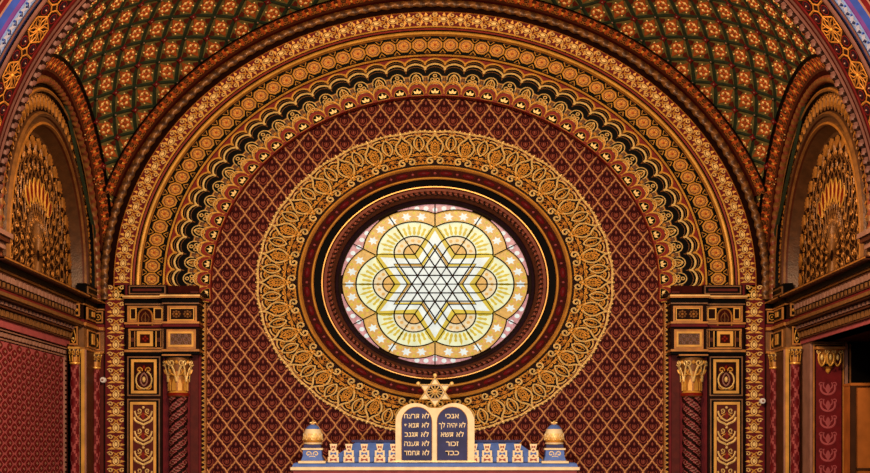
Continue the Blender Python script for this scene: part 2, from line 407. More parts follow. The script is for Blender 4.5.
# octagon rosettes
def rosette():
    b = MB(); M = L3(0, 283.4)
    oc = circ(0, 0, 7.3, 8); oc = [(u*cos(pi/8)-v*sin(pi/8), u*sin(pi/8)+v*cos(pi/8)) for u, v in oc]
    b.fill(oc, M, 'gold_deep', .8)
    b.rib([(u*.98, v*.98) for u, v in oc], 1.6, M, 'gold', 1.3, .7, True); b.rib([(u*.76, v*.76) for u, v in oc], .8, M, 'brown', .6, .85, True)
    for k in range(6):
        a = pi/3*k; b.dome(2.9*cos(a), 2.9*sin(a), 1.5, 1.5, M, 'gold', 1.1, .8, 6)
    b.dome(0, 0, 1.3, 1.3, M, 'orange', 1.4, .8, 6)
    b2 = [(7.75, 8.6), (7.75, 4.4), (5.2, 8.6)]
    for a in (1, -1):
        for c in (1, -1): b.rib([(a*8, c*9.4), (a*5, c*9.4)], .7, M, 'gold_old', .6, 0); b.rib([(a*4.6, c*9.4), (a*7.7, c*5.2)], .8, M, 'gold', .7, 0)
    return b.data('rosette')
ro = rosette()
for i in range(-28, 29): place(ro, 'rosette', arch, back_frame(.138), pi/57*i)
# palmette band
def palmette(sgn):
    b = MB(); M = L3(0, 312.8); g = sgn
    P_ = lambda pts, m, h, base=0.: b.fill([(g*u*.9, v*.92) for u, v in pts], M, m, h, base)
    for a in (1, -1):
        P_([(-6.4, a*.3), (-4.4, a*2.4), (-3.6, a*4.4), (-4.8, a*5.4), (-6.6, a*8.4), (-6.6, a*4.6)], 'gold', .8)
        P_([(-2.4, a*4.2), (.8, a*4.4), (1.4, a*5.4), (-.6, a*8.8), (-1.6, a*6.4)], 'gold', .8)
        P_([(3, a*3.2), (6.6, a*.9), (5.2, a*3.4), (5.6, a*5.6), (3.8, a*4.6)], 'gold', .8)
    drop = bez((-4.6, 0), (-2, 3.6), (2.0, 3.2), (5.2, 0), 6); drop = drop+[(u, -v) for u, v in drop[-2:0:-1]]
    b.rib([(g*u*1.0, v*1.0) for u, v in drop], 1.3, M, 'gold_pale', 1.1, .2, True); P_([(u*.62, v*.62) for u, v in drop], 'gold_pale', .7)
    for a in (1, -1):
        b.rib([(g*u, a*v) for u, v in spi(8.4, 5.3, .6, 2.7, 40, 430, 12)], 1.3, M, 'gold_pale', 1.1)
        b.rib([(g*u, a*v) for u, v in bez((5.6, -2.0), (7.4, -1), (8.6, .6), (10.2, 3.0), 5)], 1.2, M, 'gold', 1)
    return b.data('palmette')
pal = [palmette(1), palmette(-1)]
for i in range(-29, 29):
    place(pal[1 if i >= 0 else 0], 'palmette', arch, back_frame(-.002), pi/58*(i+.5))
# rope moulding of the big arch
b = MB(); f = hs(fback, 1/S); rope(b, f, 331.0, .03, 4.0, A0, A1, 640, 95, ['gold_old', 'bronze'], 12)
b.build('rope_moulding', arch)
# flat upper wall between arch band and vault edge is covered by the vault; side strips carrying the palmettes down
for m in (-1, 1):
    b = MB(); x0, x1 = sorted(((435+m*310-435)/S, (435+m*331-435)/S))
    b.box(x0, x1, -.0, .3, 0, ZC, 'crimson')
    b.box((m*311)/S, (m*309.6)/S, -.012, .05, 0, ZC, 'umber'); b.box((m*331)/S, (m*329.6)/S, -.012, .05, 0, ZC, 'umber')
    st = struct(b.build('trim_4' if m < 0 else 'trim_5'), 'tall crimson strip of gold palmettes beside the %s pilaster' % ('left' if m < 0 else 'right'))
    for i in range(13):
        o = bpy.data.objects.new('palmette', pal[0]); COL.objects.link(o); o.parent = st
        o.matrix_parent_inverse = Matrix.Translation((m*319/S, -.002, ZC-(10+16.6*i)/S)) @ Matrix.Diagonal((1.12, 1, .86, 1)) @ Matrix.Rotation(-pi/2, 4, 'Y') @ Matrix.Translation((0, 0, -312.8/S))

# ---- stained glass window
def G2(y): return lambda u, v, h: frose(u, v, -(y-h/S))
GY = .80
win = struct(empty('window_1', (0, GY, ZR)), 'round stained glass rose window with a six pointed star and six lobes')
def lobe_r(phi, rad, c=42.):   # distance along direction phi (from lobe axis) to the lobe circle
    return c*cos(phi)+sqrt(max(rad*rad-(c*sin(phi))**2, 0))
def gpane(name, pts, m, y, h=.3): b = MB(); b.fill(pts, G2(y), m, h); return b.build(name, win, origin=(0, GY, ZR))
rot = lambda pts, a: [(u*cos(a)-v*sin(a), u*sin(a)+v*cos(a)) for u, v in pts]
for k in range(6):
    a = pi/3*k
    # pink spandrel between two lobes
    pts = [(96*cos(t), 96*sin(t)) for t in [pi/6-.42+.84*i/12 for i in range(13)]] + [(62*cos(pi/6), 62*sin(pi/6))]
    gpane('spandrel_pane', rot(pts, a), 'glass_pink', GY+.02)
    b = MB()
    for r_, t in ((88, 0), (90, .1), (90, -.1), (91, .2), (91, -.2), (82, 0)):
        b.fill(rot([(r_*cos(pi/6+t)+u, r_*sin(pi/6+t)+v) for u, v in circ(0, 0, 2.7, 7)], a), G2(GY+.01), 'glass_white', .2)
    b.build('spandrel_jewel', win, origin=(0, GY, ZR))
    # outer border of the lobe
    ph = [-pi/6+pi/3*i/24 for i in range(25)]
    border = [(min(lobe_r(p, 51), 95.5)*cos(p), min(lobe_r(p, 51), 95.5)*sin(p)) for p in ph]
    gpane('border_pane', rot(border+[(0, 0)], a), 'glass_peach', GY)
    b = MB()
    for q in range(-5, 6):
        t = radians(q*20); cx, cy = 42+43.6*cos(t), 43.6*sin(t)
        if abs(atan2(cy, cx)) > pi/6-.03 or math.hypot(cx, cy) > 91: continue
        star = [(cx+(5.2 if i % 2 else 2.8)*cos(pi*i/6+t), cy+(5.2 if i % 2 else 2.8)*sin(pi*i/6+t)) for i in range(12)]
        b.fill(rot(star, a), G2(GY-.008), 'glass_white', .2)
        t2 = t+radians(10)
        for rr in (40, 47.5):
            cx, cy = 42+rr*cos(t2), rr*sin(t2)
            if abs(atan2(cy, cx)) < pi/6-.02 and math.hypot(cx, cy) < 92: b.fill(rot(circ(cx, cy, 1.7, 6), a), G2(GY-.008), 'glass_yellow', .2)
    b.build('border_star', win, origin=(0, GY, ZR))
    inner = [(lobe_r(p, 37)*cos(p), lobe_r(p, 37)*sin(p)) for p in ph]
    gpane('lobe_pane', rot(inner+[(0, 0)], a), 'glass_pale', GY-.015)
    b = MB()
    for q in range(-10, 11):
        t = radians(q*10.2); r0, r1, w = 21.5, (36 if q % 2 == 0 else 31.5), .066
        pt = lambda r_, e: (42+r_*cos(t+e), r_*sin(t+e))
        shape = [pt(r0, -.03), pt(r0+3, -w), pt(r0+6, -w*.5), pt(r0+9, -w*.8), pt(r1, 0), pt(r0+9, w*.8), pt(r0+6, w*.5), pt(r0+3, w), pt(r0, .03)]
        if max(abs(atan2(v, u)) for u, v in shape) < pi/6: b.fill(rot(shape, a), G2(GY-.022), 'glass_yellow', .2)
    b.build('ray_pane', win, origin=(0, GY, ZR))
    gpane('cap_pane', rot(circ(42, 0, 20, 24), a), 'glass_cream', GY-.03)
    b = MB()
    for q in range(-4, 5):
        t = radians(q*25); b.fill(rot(circ(42+15*cos(t), 15*sin(t), 2.0, 6), a), G2(GY-.034), 'glass_peach', .15)
    b.build('cap_jewel', win, origin=(0, GY, ZR))
    gpane('cap_pane', rot(circ(42, 0, 10, 16), a), 'glass_peach', GY-.038)
    # star point (two halves) between lobes
    v0 = (70*cos(pi/6), 70*sin(pi/6)); r1 = 70/sqrt(3)
    gpane('star_pane', rot([(0, 0), (r1, 0), v0], a), 'glass_white', GY-.046); gpane('star_pane', rot([(0, 0), v0, (r1*cos(pi/3), r1*sin(pi/3))], a), 'glass_white', GY-.046)
    # yellow bands just inside the star outline
    b = MB()
    for q in (0, 1):
        p0 = (r1, 0) if q == 0 else (r1*cos(pi/3), r1*sin(pi/3))
        s_ = .905; b.fill(rot([p0, v0, (v0[0]*s_, v0[1]*s_), (p0[0]*.84, p0[1]*.84)], a), G2(GY-.052), 'glass_yellow', .2)
        s1, s2 = .68, .62
        b.fill(rot([(p0[0]*s1, p0[1]*s1), (v0[0]*s1, v0[1]*s1), (v0[0]*s2, v0[1]*s2), (p0[0]*s2*.96, p0[1]*s2*.96)], a), G2(GY-.052), 'glass_yellow' if q else 'glass_brown', .2)
    b.build('yellow_pane', win, origin=(0, GY, ZR))
    b = MB()
    for t in (.25, .5, .8):
        b.fill([(u*.9+21*cos(a+t), v*.9+21*sin(a+t)) for u, v in circ(0, 0, 1.1, 6)], G2(GY-.052), 'glass_pink', .2)
    b.build('star_jewel', win, origin=(0, GY, ZR))
b = MB(); M = G2(GY-.06); LD = 'lead'
for k in range(6):
    a = pi/3*k; ph = [-pi/6+pi/3*i/24 for i in range(25)]
    b.rib(rot([(lobe_r(p, 37)*cos(p), lobe_r(p, 37)*sin(p)) for p in ph], a), 1.45, M, LD, .8)
    b.rib(rot([(min(lobe_r(p, 51), 95.5)*cos(p), min(lobe_r(p, 51), 95.5)*sin(p)) for p in ph], a), 1.2, M, LD, .8)
    b.rib(rot([(0, 0), (95, 0)], a), 1.15, M, LD, .7)
    b.rib(rot([(70*cos(pi/6), 70*sin(pi/6)), (95*cos(pi/6), 95*sin(pi/6))], a), 1.2, M, LD, .7)
    v0 = (70*cos(pi/6), 70*sin(pi/6)); r1 = 70/sqrt(3)
    b.rib(rot([(r1, 0), v0, (r1*cos(pi/3), r1*sin(pi/3))], a), 1.45, M, LD, .8)
    b.rib(rot([(r1*.68, 0), (v0[0]*.68, v0[1]*.68), (r1*.68*cos(pi/3), r1*.68*sin(pi/3))], a), 1.15, M, LD, .8)
    for w in (10.3, 20):
        b.rib(rot([(0, -w), (42, -w)]+arc(42, 0, w, w, -90, 90, 14)+[(0, w)], a), 1.45, M, LD, .8)
b.rib(circ(0, 0, 95.5, 72), 2.2, M, LD, .8, closed=True)
b.build('lead_came', win, origin=(0, GY, ZR))

# ---- sail vault (ceiling)
def vp(y, th, off=0., side=-1):   # y measured from vault middle, th elevation (rad) in the plane across
    n = Vector((cos(th)*sqrt(RV*RV-y*y), y, sin(th)*sqrt(RV*RV-y*y)))
    n = n*(1-off/RV)
    return (side*n.x, YM+n.y, ZC+K*n.z)
b = MB(); NY, NT = 48, 96; rows = []
for i in range(NY+1):
    y = -RS+2*RS*i/NY; row = []
    rho = sqrt(RV*RV-y*y); t0 = math.acos(min(1, XV/rho))
    for j in range(NT+1):
        th = t0+(pi-2*t0)*j/NT; row.append((-cos(th)*rho, YM+y, ZC+K*sin(th)*rho))
    rows.append(row)
b.grid(rows, 'olive', True)
ceiling = struct(b.build('ceiling'), 'green and rust coffered vault painted with a diamond lattice')
CL = .115  # metres per degree, lattice slope
PU, PV, U0, V0 = .635, .70, 7.1, 3.43
def lat(u, v):   # lattice coords -> (y, theta)
    th = (u+v)/2/CL; return (u-v)/2, radians(th)
def inside(y, th, marg=.0):
    if abs(y) > RS-marg: return False
    rho = sqrt(RV*RV-y*y); return rho*cos(th) < XV-marg and 0 < th < pi/2*1.02
for side in (-1, 1):
    npan = 0
    for iu in range(-11, 9):
        u = U0+iu*PU; pts = []
        for k in range(0, 200):
            v = V0+(k/10-9)*PV; y, th = lat(u, v)
            if inside(y, th, .02) and y > -2.9 and th < radians(74): pts.append((u, v))
        if len(pts) > 3:
            b = MB(); b.rib(pts, .12, lambda u_, v_, h: vp(*lat(u_, v_), h, side), 'green', .03); b.build('rib', ceiling)
    for iv in range(-9, 9):
        v = V0+iv*PV; pts = []
        for k in range(0, 220):
            u = U0+(k/10-11)*PU; y, th = lat(u, v)
            if inside(y, th, .02) and y > -2.9 and th < radians(74): pts.append((u, v))
        if len(pts) > 3:
            b = MB(); b.rib(pts, .11, lambda u_, v_, h: vp(*lat(u_, v_), h, side), 'green', .03); b.build('rib', ceiling)
    for iu in range(-11, 8):
        for iv in range(-9, 8):
            uc, vc = U0+(iu+.5)*PU, V0+(iv+.5)*PV; y, th = lat(uc, vc)
            if not inside(y, th, .06) or y < -2.6 or th > radians(70): continue
            b = MB(); M = lambda a, c, h, uc=uc, vc=vc: vp(*lat(uc+a*PU/2, vc+c*PV/2), h, side)
            b.fill([(.45, .42), (.12, .58), (-.12, .5), (-.42, .62), (-.72, .72), (-.62, .42), (-.5, .12), (-.58, -.12), (-.45, -.42), (-.12, -.58), (.12, -.5), (.42, -.62), (.72, -.72), (.62, -.42), (.5, -.12), (.58, .12)], M, 'rust', .012)
            for a_, c_ in ((1, 1), (-1, -1)): b.fill([(a_*.72, c_*.3), (a_*.8, c_*.8), (a_*.3, c_*.72), (a_*.45, c_*.45)], M, 'wine', .01, .012)
            for k in range(8):
                a = pi/4*k; b.dome(.34*cos(a), .34*sin(a), .13, .13, M, 'cream' if k % 2 else 'orange', .02, .012, 6)
            b.rib(circ(0, 0, .36, 14), .15, M, 'cream', .012, .014, True)
            for a_ in (1, -1): b.dome(a_*.62, a_*.0, .08, .08, M, 'cream', .015, .012, 5); b.dome(0, a_*.62, .08, .08, M, 'cream', .015, .012, 5)
            b.dome(0, 0, .1, .1, M, 'rust', .02, .012, 6)
            b.build('coffer_panel', ceiling); npan += 1
            y2, t2 = lat(uc+PU/2, vc+PV/2)
            if inside(y2, t2, .1):
                b = MB(); M2 = lambda a, c, h: vp(*lat(uc+PU/2+a*PU/2, vc+PV/2+c*PV/2), h, side)
                red = (iu+iv) % 2 == 0; q = .36 if red else .17
                b.fill([(0, q), (-q*.35, q*.35), (-q, 0), (-q*.35, -q*.35), (0, -q), (q*.35, -q*.35), (q, 0), (q*.35, q*.35)] if red else circ(0, 0, q, 8), M2, 'crimson' if red else 'green', .01, .034)
                b.dome(0, 0, .09, .09, M2, 'mauve', .012, .04, 6); b.build('boss', ceiling)
    print('panels', npan)
# borders of the vault along back arch and side arches
def vback(side=0):   # s along angle, d from the back wall into the vault
    def M(a, d, h):
        y = RS-d; rho = sqrt(RV*RV-y*y)-h
        return (cos(a)*rho, YM+y, ZC+K*sin(a)*rho)
    return M
def vside(m):
    def M(a, d, h):   # a angle in side plane; d distance inward from the side wall
        x = XV-d; rho = sqrt(RV*RV-x*x)-h
        return (m*x, YM+cos(a)*rho, ZC+K*sin(a)*rho)
    return M
def strip(mb, M, a0, a1, n, d0, d1, h, m):
    mb.grid([[M(a0+(a1-a0)*i/n, d0, h), M(a0+(a1-a0)*i/n, d1, h)] for i in range(n+1)], m, True)
def border(M, r, width, rng, n_units, name):
    b = MB(); a0, a1 = rng
    strip(b, M, a0, a1, 90, .0, width, .05, 'brown'); strip(b, M, a0, a1, 90, width, width+.035, .06, 'black'); strip(b, M, a0, a1, 90, .0, .03, .07, 'gold_deep'); strip(b, M, a0, a1, 90, .03, .07, .06, 'oxblood')
    root = b.build(name, ceiling)
    c = .5*(width+.08); q = width/.34
    for i in range(n_units):
        ac = a0+(a1-a0)*(i+.5)/n_units; pw = (a1-a0)*r/n_units
        bb = MB(); L = lambda u, v, h: M(ac+u/r, c+v*q, .052+h)
        for k in (0, 1):
            s_ = 1 if k else -1
            bb.fill([(s_*.012, 0), (s_*.05, .06), (s_*.03, .1), (s_*.085, .075), (s_*.07, .03), (s_*.1, -.02), (s_*.05, -.02), (s_*.06, -.085), (s_*.015, -.05)], L, 'orange', .012)
            bb.rib([(s_*u, v) for u, v in spi(pw*.5-.03, .055, .012, .05, 0, 380, 9)], .016, L, 'gold_old', .012)
            bb.rib([(s_*u, v) for u, v in spi(pw*.5-.03, -.06, .012, .045, 0, -380, 9)], .016, L, 'gold_deep', .012)
        bb.dome(0, 0, .025, .035, L, 'gold', .02, .012, 6)
        bb.build('foliage', root)
border(vback(), XV, .30, (radians(18), radians(162)), 56, 'arch_border')
for m in (-1, 1): border(vside(m), RS, .20, (radians(12), radians(160)), 32, 'side_border')

# ---- front arch (nave side), soffit with stars
def ffront(u, v, h): return (u, -h, ZC+K*v)
b = MB(); FI = XV
prof = [(FI+.02, 6.30), (FI-.02, 6.34), (FI-.02, 6.46), (FI+.0, 6.5), (FI, 6.58), (FI-.015, 6.6), (FI-.015, 6.68), (FI+.0, 6.7), (FI, 6.76), (FI, 7.44), (FI-.01, 7.45), (FI-.01, 7.5),
        (FI+.01, 7.53), (FI+.025, 7.53), (FI+.03, 7.5), (FI+.06, 7.5), (FI+.065, 7.53), (FI+.075, 7.53), (FI+.08, 7.5), (FI+.17, 7.55), (FI+.175, 7.57), (FI+.21, 7.59), (FI+.29, 7.61), (FI+.315, 7.61), (FI+.38, 7.61), (FI+.4, 7.61), (FI+1.5, 7.61)]
mats = ['umber', 'umber', 'plum', 'oxblood', 'plum', 'plum', 'oxblood', 'crimson', 'umber', 'plum', 'plum', 'plum', 'black', 'black', 'navy', 'plum', 'plum', 'plum', 'sky_blue', 'violet', 'violet', 'blue', 'mauve', 'crimson', 'mauve', 'oxblood', 'oxblood']
sweep(b, prof, ffront, 0, 180, 160, mats[:len(prof)-1])
farch = struct(b.build('trim_6'), 'front arch with gold star soffit and blue edge in the upper corners')
b = MB(); ff = hs(ffront, 1.); rope(b, ff, FI-.02, 6.37, .055, 0, 180, 780, 130, ['plum', 'umber'], 12); b.build('rope_moulding', farch)
NS = 24; rS = FI-.004
for i in range(NS):
    ac = pi*i/NS
    if not (radians(8) < ac < radians(66) or radians(114) < ac < radians(172)): continue
    pw = pi/NS*FI; hw = pw/2; hd = .33
    b = MB(); L = lambda u, v, h: ((rS-h)*cos(ac-u/rS), -7.1+v, ZC+K*(rS-h)*sin(ac-u/rS))
    q = lambda p, w=.032, m='gold_deep': b.rib(p, w*1.2, L, m, .02)
    SU, SV = .74, 1.12
    for k in range(6):
        a = pi/3*k
        e = lambda r_, t: (SU*r_*cos(a+t), SV*r_*sin(a+t))
        q([e(.02, 0), e(.15, .36), e(.29, 0), e(.15, -.36), e(.02, 0)], .024)
        q([e(.29, 0), e(.25, pi/6), e(.29, pi/3)], .026); q([e(.15, .36), e(.25, pi/6)], .02)
    q([(-hw, -.12), (-hw+.07, 0), (-hw, .12)], .028); q([(hw, -.12), (hw-.07, 0), (hw, .12)], .028)
    for s_ in (1, -1):
        q([(s_*.21, 0), (s_*(hw-.07), 0)], .026); q([(s_*hw, .12), (s_*hw, hd)], .026); q([(s_*hw, -.12), (s_*hw, -hd)], .026)
        for t_ in (1, -1):
            b.dome(s_*.255, t_*.2, .06, .085, L, 'purple', .012, 0, 8); b.rib(circ(s_*.255, t_*.2, .075, 10, .105), .016, L, 'crimson', .008, 0, True); b.dome(s_*.255, t_*.2, .018, .025, L, 'mauve', .024, 0, 6)
    b.dome(0, 0, .03, .045, L, 'gold', .02, 0, 8)
    b.build('star_panel', farch)
for i in range(96):
    ac = radians(20)+radians(140)*(i+.5)/96
    if radians(66) < ac < radians(114): continue
    b = MB(); r0 = FI+.125
    L = lambda u, v, h: ((r0+v)*cos(ac-u/r0), -7.52-h, ZC+K*(r0+v)*sin(ac-u/r0))
    b.fill([(-.08, -.03), (-.02, -.01), (.05, -.035), (.03, .0), (.085, .03), (.02, .012), (-.04, .04), (-.03, .0)], L, 'lilac', .02)
    b.dome(-.05, .022, .025, .018, L, 'blue', .03, 0, 6); b.dome(.055, -.012, .025, .018, L, 'navy', .03, 0, 6)
    b.build('leaf', farch)
# wall above the front arch is out of frame; piers that carry it
for m in (-1, 1):
    b = MB(); g = lambda x0, x1, d0, d1, z0, z1, mm: b.box(m*x0, m*x1, -d0, -d1, z0, z1, mm)
    g(5.62, 7.2, 6.32, 7.5, 0, ZC-.28, 'crimson'); g(5.56, 7.2, 6.28, 7.54, ZC-.28, ZC-.2, 'brown'); g(5.50, 7.2, 6.24, 7.58, ZC-.2, ZC-.12, 'mauve'); g(5.45, 7.2, 6.2, 7.62, ZC-.12, ZC-.02, 'brown'); g(5.42, 7.2, 6.18, 7.64, ZC-.06, ZC, 'mauve')
    struct(b.build('trim_7' if m < 0 else 'trim_8'), 'moulded pier head of the front arch at the %s edge' % ('left' if m < 0 else 'right'))

# ---- side walls with blind arches
def side_wall(m):
    nm = 'left' if m < 0 else 'right'; F = fside(m); pf = side_frame(m)
    b = MB()
    XW = 5.79; zt = H+2.55
    if m < 0: b.box(m*XW, m*(XW+.3), -1.07, -6.5, 0, zt, 'oxblood')
    else: b.box(m*XW, m*(XW+.3), -1.07, -6.5, H+1.745, zt, 'oxblood')
    # wall above the cornice behind the arch
    prof = [(3.16, .0), (3.0, .0), (2.99, -.02), (2.94, -.02), (2.93, .02), (2.90, .03), (2.87, .02), (2.86, -.03), (2.55, -.05), (2.54, -.01), (2.50, .02), (2.46, .0), (2.45, -.03), (2.38, -.04), (2.37, -.01), (2.33, .0), (2.31, -.03), (2.3, -.06), (2.22, -.22), (2.15, -.22)]
    mats = ['umber', 'umber', 'black', 'gold_old', 'gold_deep', 'gold_old', 'black', 'umber', 'bronze', 'gold_old', 'bronze', 'brown', 'bronze', 'gold_old', 'gold_deep', 'gold_old', 'brown', 'bronze', 'bronze']
    sweep(b, prof, F, -7, 187, 100, mats)
    # tympanum backing
    tb = [F(2.25*cos(radians(a)), 2.25*sin(radians(a)), -.225) for a in range(-8, 189, 4)]
    b.quad(tb if m < 0 else tb[::-1], 'umber')
    w = struct(b.build('wall_'+nm), '%s side wall with a blind arch over a moulded cornice' % nm)
    # rope
    r_ = MB(); rope(r_, hs(F, 1.), 3.07, .02, .06, -6, 186, 480, 60, ['gold_old', 'mahogany'], 12); r_.build('rope_moulding', w)
    # ornament ring leaves
    bb = MB(); L = lambda u, v, h: (u, -h, 2.705+v)
    for s_ in (1, -1):
        bb.rib([(s_*x, y) for x, y in bez((0, -.13), (.09, -.09), (.09, .06), (0, .14), 8)], .022, L, 'gold_old', .03)
        bb.rib([(s_*x, y) for x, y in spi(.085, .09, .01, .04, 90, 450, 9)], .016, L, 'gold_deep', .02)
    bb.fill([(0, -.08), (.022, 0), (0, .07), (-.022, 0)], L, 'gold_deep', .03)
    lf = bb.data('leaf_scroll'); NL = 38
    for i in range(NL): place(lf, 'leaf_scroll', w, pf @ Matrix.Translation((0, .035, 0)), pi*(i+.5)/NL-pi/2)
    # tympanum arabesque
    T = MB(); L = lambda u, v, h: (u, -h, v)
    C0 = .12
    for k in range(36):
        a0 = 2*pi*k/36
        for s_ in (1, -1):
            pts = []
            for j in range(26):
                r = .10+1.62*j/25; a = a0+s_*(.16*sin(r*5.2)+.05*sin(r*13))
                u, v = r*cos(a), C0+r*sin(a)
                if v < -.26: break
                pts.append((u, v))
            if len(pts) > 3: T.rib(pts, .022 if s_ > 0 else .016, L, 'gold_old', .03)
    for ring, (r, nn, rad) in enumerate(((.34, 18, .05), (.62, 26, .06), (.92, 30, .075), (1.22, 34, .08), (1.5, 40, .075))):
        for k in range(nn):
            a = 2*pi*(k+.5*(ring % 2))/nn; u, v = r*cos(a), C0+r*sin(a)
            if v < -.2: continue
            T.rib([(u+x*cos(a)-y*sin(a), v+x*sin(a)+y*cos(a)) for x, y in spi(0, 0, .012, rad, 0, 400*(1 if k % 2 else -1), 11)], .018, L, 'gold_deep', .028, .004)
            if k % 2: T.dome(u*1.07, C0+(v-C0)*1.07, .022, .022, L, 'gold_deep', .02, 0, 5)
    t_ = place(T.data('arabesque'), 'arabesque', w, pf @ Matrix.Translation((0, .222, 0)))
    tag(t_, kind='stuff')
    # red drops
    bb = MB(); L = lambda u, v, h: (u, -h, 1.12+v)
    d_ = bez((0, -.2), (.12, -.08), (.12, .12), (0, .2), 8); bb.fill(d_+mir(d_)[-2:0:-1], L, 'red', .02); 
    for s_ in (1, -1): bb.rib([(s_*x, y) for x, y in d_], .03, L, 'gold', .04, .01)
    dm = bb.data('drop')
    for i in range(-3, 4): place(dm, 'drop', w, pf @ Matrix.Translation((0, .215, C0)), .21*i)
    # border palmettes
    bb = MB(); L = lambda u, v, h: (u, -h, 1.98+v)
    for a in (-60, -30, 0, 30, 60):
        c_, s_ = sin(radians(a)), cos(radians(a)); bb.fill([(0, -.04), (c_*.1+s_*.025, s_*.1-c_*.025), (c_*.17, s_*.17), (c_*.1-s_*.025, s_*.1+c_*.025)], L, 'gold_deep', .03)
    for s_ in (1, -1): bb.rib([(s_*x, y) for x, y in bez((0, -.18), (.16, -.14), (.17, .02), (.09, .1), 7)], .022, L, 'gold_old', .04); bb.rib([(s_*x, y) for x, y in spi(.1, -.1, .01, .06, 0, 400, 10)], .02, L, 'gold_deep', .03)
    pm = bb.data('palmette_relief')
    for i in range(-9, 10): place(pm, 'palmette_relief', w, pf @ Matrix.Translation((0, .218, 0)), .178*i)
    # entablature along the wall
    e = MB(); g = lambda x0, x1, z0, z1, mm, d0=1.07, d1=6.3: e.box(m*x0, m*x1, -d0, -d1, H+z0, H+z1, mm)
    g(5.50, 6.05, 2.50, 2.55, 'brown'); g(5.485, 6.0, 2.515, 2.535, 'gold_deep'); g(5.60, 6.0, 2.43, 2.50, 'black'); g(5.64, 6.0, 2.405, 2.44, 'gold_deep'); g(5.68, 6.0, 2.17, 2.405, 'umber')
    g(5.66, 6.0, 2.375, 2.39, 'brown'); g(5.66, 6.0, 2.185, 2.2, 'brown'); g(5.66, 6., 2.12, 2.17, 'crimson'); g(5.60, 6., 2.07, 2.12, 'gold_old'); g(5.63, 6., 2.045, 2.07, 'brown'); g(5.72, 6., 1.97, 2.045, 'oxblood'); g(5.70, 6., 1.945, 1.965, 'brown')
    g(5.75, 6., 1.83, 1.945, 'umber'); g(5.73, 6., 1.815, 1.83, 'brown'); g(5.765, 6., 1.745, 1.815, 'rose_damask')
    en = e.build('entablature', w)
    z = MB(); N = 24
    for i in range(N):
        d = 1.12+(6.2-1.12)*(i+.5)/N
        z.box(m*5.66, m*5.69, -d+.07, -d-.07, H+2.29, H+2.37, 'mauve'); z.box(m*5.67, m*5.69, -d+.05, -d-.05, H+2.21, H+2.27, 'gold_old')
        z.box(m*5.69, m*5.73, -d+.05, -d-.05, H+1.985, H+2.03, 'mauve'); z.box(m*5.735, m*5.755, -d+.07, -d-.07, H+1.845, H+1.93, 'gold_old')
    tag(z.build('dentil_course', en), kind='stuff')
    return w
wall_left = side_wall(-1); wall_right = side_wall(1)

# left damask panel below the cornice
def zx(z): return H+z
b = MB(); X0 = -5.785
b.box(X0, X0-.05, -1.68, -6.3, 0, zx(1.745), 'oxblood')
b.box(X0+.012, X0-.01, -1.80, -6.3, 0, zx(1.52), 'rose_damask')
for z0, z1, mm in ((1.70, 1.745, 'rose_damask'), (1.655, 1.67, 'mauve'), (1.53, 1.55, 'mauve')): b.box(X0+.03, X0, -1.68, -6.3, zx(z0), zx(z1), mm)
b.box(X0+.03, X0, -1.80, -1.83, 0, zx(1.53), 'mauve'); b.box(X0+.03, X0, -1.68, -1.70, 0, zx(1.66), 'umber')
pan = b.build('damask_panel', wall_left)
b = MB()
for i in range(24): 
    d = 1.7+4.6*(i+.5)/24; b.box(X0+.035, X0+.01, -d+.05, -d-.05, zx(1.575), zx(1.63), 'mauve')
for i in range(30): 
    zz = 1.5-.075*i; b.box(X0+.035, X0+.01, -1.72, -1.78, zx(zz-.022), zx(zz+.022), 'mauve')
tag(b.build('dotted_border', pan), kind='stuff')
b = MB(); L = lambda u, v, h: (h+.0, u, v)
ov = bez((0, -.058), (.19, -.022), (.19, .022), (0, .058), 7); b.fill([(u, v) for u, v in ov]+[(-u, v) for u, v in ov[-2:0:-1]], L, 'crimson', .006)
b.fill([(u*.45, v*.5) for u, v in circ(0, 0, .12, 8)] and [(.05, 0), (0, .022), (-.05, 0), (0, -.022)], L, 'mauve', .004, .006)
lz = b.data('lozenge')
for i in range(9):
    for j in range(26):
        d = 2.02+.5*i; zz = 1.46-.072*j
        if j % 2: d += .25
        if d > 6.2: continue
        o = bpy.data.objects.new('lozenge', lz); COL.objects.link(o); o.parent = pan; o.location = (X0+.012, -d, zx(zz))

